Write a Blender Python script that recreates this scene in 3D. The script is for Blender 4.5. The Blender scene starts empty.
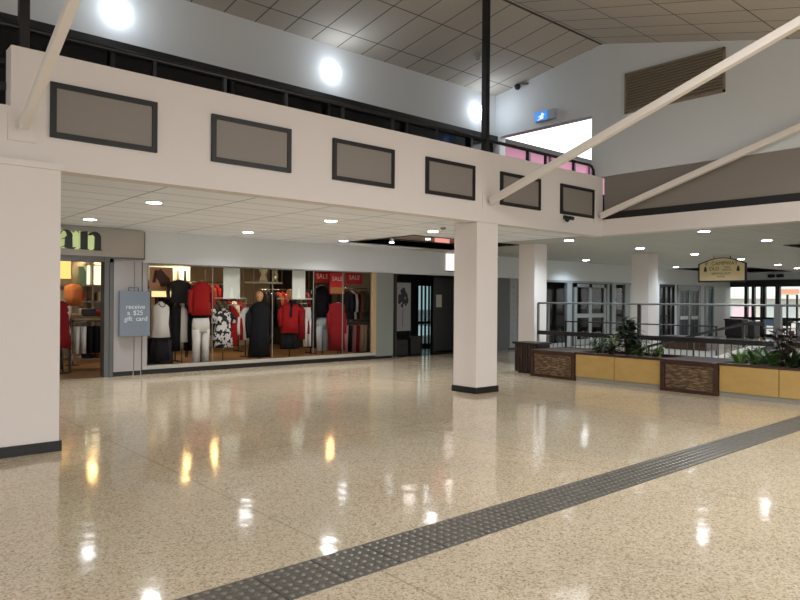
import bpy, bmesh, math, random
from mathutils import Vector, Matrix
PI = math.pi
random.seed(7)
scn = bpy.context.scene
col = scn.collection

# ------------------------------------------------------------------ materials
def lin(c):
    return tuple(((v/255)/12.92 if v/255 <= .04045 else ((v/255+.055)/1.055)**2.4) for v in c)
MATS = {}
def mat(name, rgb=(200,200,200), rough=.6, metal=0., emit=None, es=0., spec=.5, bump=None, var=None):
    """plain procedural principled material; bump=(scale,strength), var=(scale,amount)"""
    if name in MATS: return MATS[name]
    m = bpy.data.materials.new(name); m.use_nodes = True
    nt = m.node_tree; N = nt.nodes; b = N['Principled BSDF']
    c = lin(rgb)
    b.inputs['Base Color'].default_value = (*c, 1)
    b.inputs['Roughness'].default_value = rough
    b.inputs['Metallic'].default_value = metal
    b.inputs['Specular IOR Level'].default_value = spec
    if emit:
        b.inputs['Emission Color'].default_value = (*lin(emit), 1)
        b.inputs['Emission Strength'].default_value = es
    if var or bump:
        tc = N.new('ShaderNodeTexCoord')
    if var:
        n = N.new('ShaderNodeTexNoise'); n.inputs['Scale'].default_value = var[0]; n.inputs['Detail'].default_value = 4
        nt.links.new(tc.outputs['Object'], n.inputs['Vector'])
        r = N.new('ShaderNodeMapRange'); r.inputs['To Min'].default_value = 1-var[1]; r.inputs['To Max'].default_value = 1+var[1]
        nt.links.new(n.outputs['Fac'], r.inputs['Value'])
        mx = N.new('ShaderNodeMix'); mx.data_type = 'RGBA'; mx.blend_type = 'MULTIPLY'; mx.inputs['Factor'].default_value = 1
        mx.inputs['A'].default_value = (*c, 1)
        nt.links.new(r.outputs['Result'], mx.inputs['B']); nt.links.new(mx.outputs['Result'], b.inputs['Base Color'])
    if bump:
        n = N.new('ShaderNodeTexNoise'); n.inputs['Scale'].default_value = bump[0]
        nt.links.new(tc.outputs['Object'], n.inputs['Vector'])
        bp = N.new('ShaderNodeBump'); bp.inputs['Strength'].default_value = bump[1]; bp.inputs['Distance'].default_value = .02
        nt.links.new(n.outputs['Fac'], bp.inputs['Height']); nt.links.new(bp.outputs['Normal'], b.inputs['Normal'])
    MATS[name] = m
    return m

def tile_mat(name, rgb, line, lx, ly, ox=0, oy=0, width=.012, rough=.8, off=0., var=.03):
    """ceiling tiles: brick grid in object x/y with dark joints"""
    m = bpy.data.materials.new(name); m.use_nodes = True
    nt = m.node_tree; N = nt.nodes; b = N['Principled BSDF']; b.inputs['Roughness'].default_value = rough
    tc = N.new('ShaderNodeTexCoord'); mp = N.new('ShaderNodeMapping')
    mp.inputs['Location'].default_value = (ox, oy, 0)
    nt.links.new(tc.outputs['Object'], mp.inputs['Vector'])
    br = N.new('ShaderNodeTexBrick'); br.offset = off; br.squash = 1
    br.inputs['Scale'].default_value = 1; br.inputs['Brick Width'].default_value = lx; br.inputs['Row Height'].default_value = ly
    br.inputs['Mortar Size'].default_value = width; br.inputs['Mortar Smooth'].default_value = .3
    c = lin(rgb)
    br.inputs['Color1'].default_value = (*[v*(1+var) for v in c], 1); br.inputs['Color2'].default_value = (*[v*(1-var) for v in c], 1)
    br.inputs['Mortar'].default_value = (*lin(line), 1)
    nt.links.new(mp.outputs['Vector'], br.inputs['Vector']); nt.links.new(br.outputs['Color'], b.inputs['Base Color'])
    return m

def terrazzo():
    m = bpy.data.materials.new('terrazzo'); m.use_nodes = True
    nt = m.node_tree; N = nt.nodes; L = nt.links.new; b = N['Principled BSDF']
    tc = N.new('ShaderNodeTexCoord')
    def vor(scale):
        v = N.new('ShaderNodeTexVoronoi'); v.inputs['Scale'].default_value = scale; L(tc.outputs['Object'], v.inputs['Vector']); return v
    v1 = vor(78); v2 = vor(140)
    base = N.new('ShaderNodeTexNoise'); base.inputs['Scale'].default_value = .45; base.inputs['Detail'].default_value = 3; L(tc.outputs['Object'], base.inputs['Vector'])
    def ramp(src, stops, interp='CONSTANT'):
        r = N.new('ShaderNodeValToRGB'); r.color_ramp.interpolation = interp
        e = r.color_ramp.elements
        while len(e) < len(stops): e.new(.5)
        for i, (p, c) in enumerate(stops): e[i].position = p; e[i].color = (*lin(c), 1)
        L(src, r.inputs['Fac']); return r
    sep = N.new('ShaderNodeSeparateColor'); L(v1.outputs['Color'], sep.inputs['Color'])
    sep2 = N.new('ShaderNodeSeparateColor'); L(v2.outputs['Color'], sep2.inputs['Color'])
    r1 = ramp(sep.outputs['Red'], [(0, (150,130,106)), (.14, (196,178,151)), (.3, (224,210,187)), (.72, (235,223,202)), (.9, (245,238,224))])
    r2 = ramp(sep2.outputs['Green'], [(0, (142,124,101)), (.1, (210,194,169)), (.4, (230,217,194)), (.85, (242,232,213))])
    mx = N.new('ShaderNodeMix'); mx.data_type = 'RGBA'; mx.inputs['Factor'].default_value = .5
    L(r1.outputs['Color'], mx.inputs['A']); L(r2.outputs['Color'], mx.inputs['B'])
    tint = ramp(base.outputs['Fac'], [(.3, (232,232,228)), (.7, (255,250,242))], 'LINEAR')
    mul = N.new('ShaderNodeMix'); mul.data_type = 'RGBA'; mul.blend_type = 'MULTIPLY'; mul.inputs['Factor'].default_value = 1
    L(mx.outputs['Result'], mul.inputs['A']); L(tint.outputs['Color'], mul.inputs['B'])
    # large slab joints
    br = N.new('ShaderNodeTexBrick'); br.offset = 0
    br.inputs['Scale'].default_value = 1; br.inputs['Brick Width'].default_value = 3.0; br.inputs['Row Height'].default_value = 3.05
    br.inputs['Mortar Size'].default_value = .006; br.inputs['Color1'].default_value = (1,1,1,1); br.inputs['Color2'].default_value = (.97,.97,.97,1); br.inputs['Mortar'].default_value = (.66,.63,.6,1)
    mp = N.new('ShaderNodeMapping'); mp.inputs['Location'].default_value = (.6,.1,0); L(tc.outputs['Object'], mp.inputs['Vector']); L(mp.outputs['Vector'], br.inputs['Vector'])
    mul2 = N.new('ShaderNodeMix'); mul2.data_type = 'RGBA'; mul2.blend_type = 'MULTIPLY'; mul2.inputs['Factor'].default_value = 1
    L(mul.outputs['Result'], mul2.inputs['A']); L(br.outputs['Color'], mul2.inputs['B'])
    L(mul2.outputs['Result'], b.inputs['Base Color'])
    b.inputs['Roughness'].default_value = .095
    b.inputs['Specular IOR Level'].default_value = .85
    # polished but slightly wavy
    n1 = N.new('ShaderNodeTexNoise'); n1.inputs['Scale'].default_value = 2.6; n1.inputs['Detail'].default_value = 2.5; L(tc.outputs['Object'], n1.inputs['Vector'])
    n2 = N.new('ShaderNodeTexNoise'); n2.inputs['Scale'].default_value = 26; n2.inputs['Detail'].default_value = 2; L(tc.outputs['Object'], n2.inputs['Vector'])
    ad = N.new('ShaderNodeMath'); ad.operation = 'MULTIPLY_ADD'; L(n2.outputs['Fac'], ad.inputs[0]); ad.inputs[1].default_value = .05; L(n1.outputs['Fac'], ad.inputs[2])
    bp = N.new('ShaderNodeBump'); bp.inputs['Strength'].default_value = .5; bp.inputs['Distance'].default_value = .008
    L(ad.outputs['Value'], bp.inputs['Height']); L(bp.outputs['Normal'], b.inputs['Normal'])
    return m

def wood(name, c1, c2, scale=(1,1,8), rough=.45):
    m = bpy.data.materials.new(name); m.use_nodes = True
    nt = m.node_tree; N = nt.nodes; L = nt.links.new; b = N['Principled BSDF']; b.inputs['Roughness'].default_value = rough
    tc = N.new('ShaderNodeTexCoord'); mp = N.new('ShaderNodeMapping'); mp.inputs['Scale'].default_value = scale
    L(tc.outputs['Object'], mp.inputs['Vector'])
    n = N.new('ShaderNodeTexNoise'); n.inputs['Scale'].default_value = 3; n.inputs['Detail'].default_value = 5; L(mp.outputs['Vector'], n.inputs['Vector'])
    r = N.new('ShaderNodeValToRGB'); r.color_ramp.elements[0].position = .35; r.color_ramp.elements[1].position = .68
    r.color_ramp.elements[0].color = (*lin(c1),1); r.color_ramp.elements[1].color = (*lin(c2),1)
    L(n.outputs['Fac'], r.inputs['Fac']); L(r.outputs['Color'], b.inputs['Base Color'])
    return m

def glass_mat(name, refl=.08, tint=(255,255,255)):
    m = bpy.data.materials.new(name); m.use_nodes = True
    nt = m.node_tree; N = nt.nodes; L = nt.links.new
    for n in list(N):
        if n.type == 'BSDF_PRINCIPLED': N.remove(n)
    t = N.new('ShaderNodeBsdfTransparent'); t.inputs['Color'].default_value = (*lin(tint), 1)
    g = N.new('ShaderNodeBsdfGlossy'); g.inputs['Roughness'].default_value = .02
    f = N.new('ShaderNodeFresnel'); f.inputs['IOR'].default_value = 1.1
    mx = N.new('ShaderNodeMixShader')
    L(f.outputs['Fac'], mx.inputs['Fac']); L(t.outputs['BSDF'], mx.inputs[1]); L(g.outputs['BSDF'], mx.inputs[2])
    L(mx.outputs['Shader'], N['Material Output'].inputs['Surface'])
    return m

WALL = mat('white_wall_paint', (214,207,203), .65, var=(1.2,.015))
WALLC = mat('cool_white_paint', (202,206,209), .6, var=(1.2,.015))
GREYP = mat('grey_panel', (128,121,114), .55)
BLACK = mat('black_trim', (14,13,14), .5)
BLK2 = mat('black_metal', (18,18,20), .4)
DARK = mat('dark_interior', (30,30,31), .7)
STEEL = mat('grey_metal', (120,122,122), .4, .5)
ALU = mat('aluminium_frame', (140,146,148), .4, .3)
SIGNGREY = mat('sign_grey', (164,158,150), .5)
FLOOR = terrazzo()
UPTILE = tile_mat('upper_ceiling_tile', (180,173,163), (70,66,62), .563, 1.12, -5.04+.0, -.03, .012)
LOTILE = tile_mat('lower_ceiling_tile', (228,233,242), (128,130,130), 1.2, .575, -3.23, -8.44, .011)
HONEY = wood('honey_veneer', (170,138,80), (178,147,88), (1,1.2,3), .4)
DWOOD = wood('dark_wood', (42,23,15), (66,38,24), (1,1.2,9), .4)
TIMBER = wood('dark_slats', (34,20,16), (56,34,26), (9,9,1), .45)
SHOPFLOOR = wood('shop_timber_floor', (112,84,56), (140,106,72), (6,1,1), .4)
GLASS = glass_mat('window_glass')
LAMP = mat('lamp_diffuser', (255,255,255), .5, emit=(244,248,255), es=24)
BIGLAMP = mat('globe_lamp', (255,255,255), .5, emit=(228,240,255), es=7)
WARMLAMP = mat('warm_spot', (255,255,255), .5, emit=(255,206,130), es=170)
RING = mat('lamp_ring', (225,225,220), .4)
CREAM = mat('cream_panel', (214,194,148), .5)

# ------------------------------------------------------------------ mesh helpers
class MB:
    def __init__(s): s.bm = bmesh.new(); s.smooth = False
    def box(s, x0,x1,y0,y1,z0,z1):
        v = [s.bm.verts.new((x,y,z)) for x in (x0,x1) for y in (y0,y1) for z in (z0,z1)]
        for f in ((0,1,3,2),(4,6,7,5),(0,4,5,1),(2,3,7,6),(0,2,6,4),(1,5,7,3)): s.bm.faces.new([v[i] for i in f])
        return s
    def prism(s, pts, axis, a0, a1):
        """closed polygon pts (two coords) extruded along axis from a0 to a1"""
        def P(p, a):
            return {'x': (a,p[0],p[1]), 'y': (p[0],a,p[1]), 'z': (p[0],p[1],a)}[axis]
        A = [s.bm.verts.new(P(p,a0)) for p in pts]; B = [s.bm.verts.new(P(p,a1)) for p in pts]
        s.bm.faces.new(A); s.bm.faces.new(B[::-1])
        n = len(pts)
        for i in range(n): s.bm.faces.new((A[i], B[i], B[(i+1)%n], A[(i+1)%n]))
        return s
    def bar(s, p, q, w, h=None, up=(0,0,1)):
        """rectangular bar from p to q"""
        h = h or w; p = Vector(p); q = Vector(q); d = (q-p).normalized(); up = Vector(up)
        if abs(d.dot(up)) > .98: up = Vector((0,1,0))
        r = d.cross(up).normalized(); u = r.cross(d)
        vs = []
        for e in (p, q):
            for a, b in ((-1,-1),(1,-1),(1,1),(-1,1)): vs.append(s.bm.verts.new(e + r*a*w/2 + u*b*h/2))
        for f in ((3,2,1,0),(4,5,6,7),(0,1,5,4),(1,2,6,5),(2,3,7,6),(3,0,4,7)): s.bm.faces.new([vs[i] for i in f])
        return s
    def tube(s, pts, rad, n=10):
        s.smooth = True
        pts = [Vector(p) for p in pts]; R = rad if isinstance(rad,(list,tuple)) else [rad]*len(pts)
        rings = []
        for i, p in enumerate(pts):
            d = (pts[min(i+1,len(pts)-1)] - pts[max(i-1,0)]).normalized()
            up = Vector((0,0,1)) if abs(d.z) < .9 else Vector((0,1,0))
            r = d.cross(up).normalized(); u = r.cross(d)
            rings.append([s.bm.verts.new(p + (r*math.cos(2*PI*k/n)+u*math.sin(2*PI*k/n))*R[i]) for k in range(n)])
        for a, b in zip(rings, rings[1:]):
            for k in range(n): s.bm.faces.new((a[k], a[(k+1)%n], b[(k+1)%n], b[k]))
        s.bm.faces.new(rings[0][::-1]); s.bm.faces.new(rings[-1])
        return s
    def loft(s, rings, n=24, fold=0., nf=7, ph=0.):
        """rings (cx,cy,z,rx,ry) -> closed lofted body, fold = pleat depth growing downwards"""
        s.smooth = True; R = []; zt = max(r[2] for r in rings); zb = min(r[2] for r in rings)
        for (cx,cy,z,rx,ry) in rings:
            k = fold*(zt-z)/max(zt-zb,1e-6); v = []
            for i in range(n):
                t = 2*PI*i/n; m = 1 + k*math.sin(nf*t+ph)
                v.append(s.bm.verts.new((cx+rx*math.cos(t)*(1+.25*k*math.sin(nf*t+ph)), cy+ry*math.sin(t)*m, z)))
            R.append(v)
        for a, b in zip(R, R[1:]):
            for k in range(n): s.bm.faces.new((a[k], a[(k+1)%n], b[(k+1)%n], b[k]))
        s.bm.faces.new(R[0][::-1]); s.bm.faces.new(R[-1])
        return s
    def lathe(s, prof, c=(0,0,0), n=20, axis='z'):
        s.smooth = True; R = []
        for r, h in prof:
            v = []
            for k in range(n):
                a, b = r*math.cos(2*PI*k/n), r*math.sin(2*PI*k/n)
                p = {'z': (a,b,h), 'y': (a,h,b), 'x': (h,a,b)}[axis]
                v.append(s.bm.verts.new((c[0]+p[0], c[1]+p[1], c[2]+p[2])))
            R.append(v)
        for a, b in zip(R, R[1:]):
            for k in range(n): s.bm.faces.new((a[k], a[(k+1)%n], b[(k+1)%n], b[k]))
        s.bm.faces.new(R[0][::-1]); s.bm.faces.new(R[-1])
        return s
    def sphere(s, c, rx, ry=None, rz=None, n=16):
        ry = ry or rx; rz = rz or rx; s.smooth = True
        m = Matrix.Translation(c) @ Matrix.Diagonal((rx,ry,rz,1))
        bmesh.ops.create_uvsphere(s.bm, u_segments=n, v_segments=n//2+2, radius=1, matrix=m); return s
    def leaf(s, base, dirv, length, width, droop=.4, seg=4):
        base = Vector(base); d = Vector(dirv).normalized()
        side = d.cross(Vector((0,0,1)))
        side = side.normalized() if side.length > 1e-3 else Vector((1,0,0))
        L = []; p = base.copy(); step = length/seg; cur = d.copy()
        for i in range(seg+1):
            t = i/seg; w = width*math.sin(PI*min(.97, .12+.85*t))/2
            L.append((s.bm.verts.new(p-side*w), s.bm.verts.new(p+side*w)))
            cur = (cur + Vector((0,0,-droop/seg*(1+t)))).normalized(); p = p + cur*step
        for a, b in zip(L, L[1:]): s.bm.faces.new((a[0], a[1], b[1], b[0]))
        return s
    def build(s, name, m, parent=None, bevel=0., origin=None):
        bmesh.ops.recalc_face_normals(s.bm, faces=s.bm.faces)
        me = bpy.data.meshes.new(name)
        vs = [v.co for v in s.bm.verts]
        if parent is not None:
            o = parent.get('_o'); org = Vector(o)
        elif origin is not None: org = Vector(origin)
        else:
            org = Vector(((min(v.x for v in vs)+max(v.x for v in vs))/2, (min(v.y for v in vs)+max(v.y for v in vs))/2, min(v.z for v in vs)))
        bmesh.ops.translate(s.bm, verts=s.bm.verts, vec=-org)
        s.bm.to_mesh(me); s.bm.free()
        if s.smooth:
            me.polygons.foreach_set('use_smooth', [True]*len(me.polygons))
        me.materials.append(m)
        ob = bpy.data.objects.new(name, me); col.objects.link(ob)
        ob['_o'] = tuple(org)
        if parent is not None: ob.parent = parent
        else: ob.location = org
        if bevel:
            bv = ob.modifiers.new('bevel', 'BEVEL'); bv.width = bevel; bv.segments = 2; bv.limit_method = 'ANGLE'
        return ob

def tag(o, label, cat, group=None, kind=None):
    o['label'] = label; o['category'] = cat
    if group: o['group'] = group
    if kind: o['kind'] = kind
    return o
def thing(name, label, cat, loc, group=None):
    o = bpy.data.objects.new(name, None); o.empty_display_size = .1; col.objects.link(o); o.location = loc; o['_o'] = tuple(loc)
    return tag(o, label, cat, group)
def struct(name, mb, m, origin=None, bevel=0.):
    o = mb.build(name, m, None, bevel, origin); o['kind'] = 'structure'; return o
def sempty(name, loc):
    o = bpy.data.objects.new(name, None); o.empty_display_size = .1; col.objects.link(o); o.location = loc; o['_o'] = tuple(loc); o['kind'] = 'structure'; return o
def text_mesh(name, body, size, m, parent, origin, rot, depth=.004, align='CENTER', sx=1.):
    """lettering as mesh; rot = 3x3 columns (right, up, normal)"""
    cu = bpy.data.curves.new(name+'_c', 'FONT'); cu.body = body; cu.size = size; cu.align_x = align; cu.align_y = 'CENTER'; cu.extrude = depth
    t = bpy.data.objects.new(name+'_t', cu); col.objects.link(t)
    bpy.context.view_layer.update()
    me = bpy.data.meshes.new_from_object(t.evaluated_get(bpy.context.evaluated_depsgraph_get()))
    bpy.data.objects.remove(t); bpy.data.curves.remove(cu)
    r, u, n = [Vector(v) for v in rot]; org = Vector(parent['_o']); o3 = Vector(origin)
    for v in me.vertices: v.co = o3 + r*v.co.x*sx + u*v.co.y + n*v.co.z - org
    me.materials.clear(); me.materials.append(m); me.name = name
    ob = bpy.data.objects.new(name, me); col.objects.link(ob); ob.parent = parent; ob['_o'] = tuple(org)
    return ob
def light(name, kind, loc, energy, color=(1,1,1), **k):
    l = bpy.data.lights.new(name, kind); l.energy = energy; l.color = color
    for a, v in k.items(): setattr(l, a, v)
    o = bpy.data.objects.new(name, l); col.objects.link(o); o.location = loc; return o
FACE_Y = ((1,0,0),(0,0,1),(0,-1,0))     # lettering on a face that looks towards -y
FACE_X = ((0,-1,0),(0,0,1),(-1,0,0))    # lettering on a face that looks towards -x

# ------------------------------------------------------------------ camera
f, yaw, roll = 676.93, .85153779, .0074459
F = Vector((math.cos(yaw), math.sin(yaw), 0)); r0 = Vector((math.sin(yaw), -math.cos(yaw), 0)); u0 = Vector((0,0,1))
r2 = r0*math.cos(roll)+u0*math.sin(roll); u2 = -r0*math.sin(roll)+u0*math.cos(roll)
cam = bpy.data.cameras.new('camera'); cam.sensor_width = 36; cam.lens = f/800*36; cam.clip_end = 300
co = bpy.data.objects.new('camera', cam); col.objects.link(co)
M = Matrix((r2, u2, -F)).transposed().to_4x4(); M.translation = (0,0,1.5); co.matrix_world = M
scn.camera = co

# ------------------------------------------------------------------ setting
YB = 7.36      # face of the framed bulkhead
YS = 13.3      # shop front
XG = 11.70     # right bulkhead / gable
ZC = 2.83      # lower ceiling
struct('floor', MB().box(-9,31.7,-9,YS,-.2,0), FLOOR, (0,0,0))
struct('shop_floor', MB().box(-9,33,YS,21,-.2,0), SHOPFLOOR, (0,0,0))
struct('ground', MB().box(31.7,120,-60,80,-.25,-.04), mat('asphalt_outside', (150,148,144), .9, var=(.8,.1)), (0,0,0))
struct('ground', MB().box(-60,-9,-60,60,-.25,-.04), MATS['asphalt_outside'], (0,0,0))

# lower ceiling slab with rectangular recesses
XL = [-9, XG+.15, 9.35, 12.65, 16.9, 20.5, 26.0, 30.8, 31.9]
YL = [-9, 3.0, 5.85, YB+.2, 10.25, 10.5, 12.45, 13.05, YS+.2]
cb = MB(); cb2 = MB()
def is_hole(xa,xb,ya,yb):
    x, y = (xa+xb)/2, (ya+yb)/2
    if 9.35 < x < 12.65 and 10.25 < y < 12.45: return True
    if 26.0 < x < 30.8 and 10.5 < y < 13.05: return True
    if 16.9 < x < 20.5 and 3.0 < y < 5.85: return True
    if x < XG+.15 and y < YB+.2: return True
    return False
XL2 = sorted(XL)
for xa, xb in zip(XL2, XL2[1:]):
    for ya, yb in zip(YL, YL[1:]):
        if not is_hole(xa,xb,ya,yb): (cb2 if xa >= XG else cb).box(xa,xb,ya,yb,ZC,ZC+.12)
struct('ceiling_lower', cb, LOTILE, (0,0,0))
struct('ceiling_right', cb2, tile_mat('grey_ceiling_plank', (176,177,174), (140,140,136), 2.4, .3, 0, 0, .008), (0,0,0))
TAUPE = mat('taupe_recess', (168,150,136), .6)
def coffer(x0,x1,y0,y1):
    c = sempty('recess_trim', ((x0+x1)/2,(y0+y1)/2,ZC))
    t = .05
    b = MB()
    for a in ((x0-t,x1+t,y0-t,y0),(x0-t,x1+t,y1,y1+t),(x0-t,x0,y0,y1),(x1,x1+t,y0,y1)): b.box(*a, ZC-.012, ZC+.16)
    b.build('black_edge', BLACK, c)
    b = MB(); 
    for a in ((x0-.3,x1+.3,y0-.3,y0-.06),(x0-.3,x1+.3,y1+.06,y1+.3),(x0-.3,x0-.06,y0-.06,y1+.06),(x1+.06,x1+.3,y0-.06,y1+.06)): b.box(*a, ZC+.125, ZC+.62)
    b.box(x0-.3,x1+.3,y0-.3,y1+.3,ZC+.6,ZC+.68)
    b.build('recess_lining', TAUPE, c)
    return c
coffer(9.35,12.65,10.25,12.45); coffer(26.0,30.8,10.5,13.05); coffer(16.9,20.5,3.0,5.85)
# slab above the lower ceiling (floor of the upper gallery)
sb = MB()
for xa, xb in zip(XL2, XL2[1:]):
    for ya, yb in zip(YL, YL[1:]):
        if not (xa < XG+.1 and ya < YB+.1): sb.box(xa,xb,ya,yb,ZC+.7,ZC+.78)
struct('gallery_slab', sb, DARK, (0,0,0))

# framed bulkhead / parapet over the arcade
pb = MB().box(1.46,XG,YB,YB+.22,2.77,3.925).box(-9,1.46,YB,YB+.22,2.77,3.34)
struct('bulkhead_wall', pb, WALL, (0,0,0))
struct('bulkhead_trim', MB().box(-9,1.9,YB-.2,YB,2.74,2.80), WALL, (0,0,0))
struct('arcade_blocker_wall', MB().box(-9.2,-9,YB,YS+.2,0,ZC+.12), WALLC, (0,0,0))  # unseen wall added to shut out daylight and dim the arcade floor
# right-hand bulkhead
struct('return_bulkhead_wall', MB().box(XG,XG+.2,-9,YB+.22,2.79,3.10), WALL, (0,0,0))
struct('band_trim', MB().box(XG+.03,XG+.2,-9,YB,3.10,3.235), BLACK, (0,0,0))
struct('recess_wall', MB().box(XG+.05,XG+.2,-9,YB+.0,3.235,3.945), GREYP, (0,0,0))
# gable wall
RZ, RY = 6.55, 7.4
def roof_z(y): return RZ-.154*(y-RY) if y > RY else RZ-.257*(RY-y)
gb = MB()
gb.prism([(-9,3.945),(7.62,3.945),(7.62,roof_z(7.62)+.05),(RY,RZ+.05),(-2.5,roof_z(-2.5)+.05),(-9,roof_z(-2.5)+.05)], 'x', XG, XG+.2)
gb.box(XG,XG+.2,7.62,10.0,5.19,6.5).box(XG,XG+.2,10.0,10.33,3.6,6.5)
gb.box(XG,XG+.2,YB+.22,7.62,3.6,3.945)
struct('gable_wall', gb, WALLC, (0,0,0))
struct('wall_back', MB().box(-9,XG,10.13,10.33,5.2,6.5), WALLC, (0,0,0))
# pitched tiled roof lining: each slope in its own tilted frame
def slope(name, ya, yb):
    za, zb = roof_z(ya), roof_z(yb)
    ang = math.atan2(zb-za, yb-ya); ln = math.hypot(yb-ya, zb-za)
    o = struct(name, MB().box(-9,XG+.2,0,ln,0,.1), UPTILE, (0,0,0))
    o.rotation_euler = (ang,0,0); o.location = (0,ya,za); return o
slope('ceiling_back', RY, 10.3)
slope('ceiling_front', -2.5, RY)
struct('ridge_trim', MB().box(-9,XG,RY-.012,RY+.012,RZ-.012,RZ+.0), mat('ridge_joint', (70,66,62), .8), (0,0,0))

# upper gallery behind the parapet
struct('gallery_trim', MB().box(-9,16.6,10.05,10.2,5.09,5.205), BLACK, (0,0,0))
GAL = sempty('window_1', (4,10.3,3.61))
gf = MB()
for i in range(10): 
    x = -6.2+i*1.9
    gf.box(x-.03,x+.03,10.1,10.18,3.62,5.09)
gf.box(-9,XG,10.08,10.18,4.55,4.62)
gf.build('window_frame', BLK2, GAL)
MB().box(-9,XG,10.19,10.21,3.62,5.09).build('dark_pane', mat('dark_glass', (14,18,24), .12), GAL)
PW = sempty('window_2', (14,10.15,3.61))
PINK = mat('pink_pane', (190,118,150), .4)
MB().box(XG+.2,16.6,10.13,10.16,3.62,5.09).build('pink_pane', PINK, PW)
b = MB()
for x in (11.95,12.9,13.75,14.75,15.45,16.5): b.box(x-.035,x+.035,10.08,10.13,3.62,5.09)
b.build('window_frame', mat('mauve_frame', (110,76,98), .5), PW)

# balustrade on the parapet
R = thing('balustrade', 'black steel balustrade running along the top of the white framed bulkhead', 'railing', (5.5,7.5,3.93))
yr = 7.5
MB().tube([(-1,yr,4.16),(5,yr,4.16),(11.4,yr,4.16),(11.52,yr,4.14),(11.58,yr,4.08),(11.6,yr,3.92)], .028).build('top_rail', BLK2, R)
for x in (.2,1.05,2.9,3.75,4.6,5.5,6.4,7.3,9.52,10.04,10.91):
    MB().box(x-.018,x+.018,yr-.02,yr+.02,3.915,4.14).build('post', BLK2, R)
for x, l in ((8.44,'thin black pole rising from the parapet in front of the corner wall lamp'), (1.6,'black pole rising behind the strut over the broad white pillar')):
    P = thing('roof_post', l, 'post', (x,7.52,3.3))
    MB().box(x-.045,x+.045,7.47,7.57,3.36 if x<2 else 3.9,roof_z(7.52)+.02).build('shaft', BLK2, P)
    MB().box(x-.09,x+.09,7.41 if False else 7.47,7.58,3.93 if x>2 else 3.925,3.945).build('base_plate', BLK2, P)

# shop-front wall above the glazing
wb = MB().box(4.95,31.7,YS,YS+.2,2.19,ZC+.3).box(-9,4.95,YS+.02,YS+.2,2.2,ZC+.3)
struct('shop_front_wall', wb, WALLC, (0,0,0))

# ------------------------------------------------------------------ columns
def column(x0,x1,y0,y1,h,label):
    c = thing('column', label, 'column', ((x0+x1)/2,(y0+y1)/2,0))
    MB().box(x0,x1,y0,y1,0,h).build('shaft', WALL, c, .006)
    MB().box(x0-.02,x1+.02,y0-.02,y1+.02,0,.1).build('skirting', BLACK, c, .004)
    return c
column(-1.2,1.865,7.18,7.75,2.765,'broad white pillar with black skirting beside the shop entrance, partly out of frame')
column(8.08,8.59,7.36,7.87,2.768,'white square column with black skirting alone in the middle of the floor')
column(12.56,13.02,9.66,10.12,ZC-.002,'white square column behind the dark slatted timber box')
column(17.28,17.80,9.44,9.95,ZC-.002,'pale square column behind the railing, left of the grey double doors')

# ------------------------------------------------------------------ framed panels on the bulkhead
fx = [1.803,3.512,5.23,6.925,8.625,10.295]
fl = ['grey panel in a black frame, close beside the short-looking strut above the broad pillar',
      'black-framed grey panel on the bulkhead, next one along from the pillar end panel',
      'black-framed grey panel on the bulkhead directly above the shop window banners',
      'black-framed grey panel on the bulkhead directly before the free-standing middle column',
      'black-framed grey panel crossed by the foot of the long white strut',
      'black-framed grey panel at the bulkhead corner, above the small dark camera']
for x, l in zip(fx, fl):
    t = thing('display_board', l, 'framed board', (x+.535,YB,3.09), 'framed panels on the bulkhead')
    b = MB(); w = .055; x1 = x+1.07; z0, z1 = 3.092, 3.642; y0, y1 = YB-.035, YB-.001
    b.box(x,x1,y0,y1,z0,z0+w).box(x,x1,y0,y1,z1-w,z1).box(x,x+w,y0,y1,z0+w,z1-w).box(x1-w,x1,y0,y1,z0+w,z1-w)
    b.build('frame', BLACK, t)
    MB().box(x+w,x1-w,YB-.02,YB-.001,z0+w,z1-w).build('panel', GREYP, t)

# ------------------------------------------------------------------ raking struts
def strut(p, q, label, w):
    p = Vector(p); q = Vector(q); d = (q-p).normalized()
    # carry on up until the roof lining
    e = q.copy()
    for i in range(400):
        n = e + d*.02
        if n.z > roof_z(n.y)-.1: break
        e = n
    t = thing('roof_strut', label, 'strut', p, 'white raking roof struts')
    MB().bar(p, e, w, w).build('tube', mat('strut_paint', (220,213,206), .5), t, .012)
    MB().box(p.x-.12,p.x+.12,YB-.012,YB-.001,p.z-.13,p.z+.13).build('wall_plate', WALL, t)
strut((1.555,7.28,3.14),(1.58,5.8,3.86),'short-looking white diagonal strut rising above the broad white pillar',.085)
strut((8.32,7.282,3.114),(8.32,2.758,4.636),'longest white diagonal strut, crossing the louvred vent',.105)
strut((11.5,7.27,3.15),(11.57,3.85,4.22),'white diagonal strut rising from the bulkhead corner in front of the grey recess',.105)

# ------------------------------------------------------------------ louvre, exit sign, cameras
t = thing('louvre_vent', 'rectangular brown louvred air vent high on the gable wall', 'vent', (XG,5.95,5.08))
fr = mat('vent_frame', (128,114,100), .5)
b = MB(); y0,y1,z0,z1 = 5.02,6.88,5.07,5.83
b.box(XG-.05,XG,y0,y1,z0,z0+.04).box(XG-.05,XG,y0,y1,z1-.04,z1).box(XG-.05,XG,y0,y0+.03,z0,z1).box(XG-.05,XG,y1-.03,y1,z0,z1); b.build('vent_frame', fr, t)
b = MB()
for i in range(13):
    z = z0+.05+i*.052
    b.bar((XG-.03,y0+.03,z+.018),(XG-.03,y1-.03,z+.018),.012,.05,(.55,0,.83))
b.build('slats', mat('vent_slats', (136,124,108), .5), t)
MB().box(XG-.008,XG-.001,y0+.03,y1-.03,z0+.04,z1-.04).build('backing', DARK, t)

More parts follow.
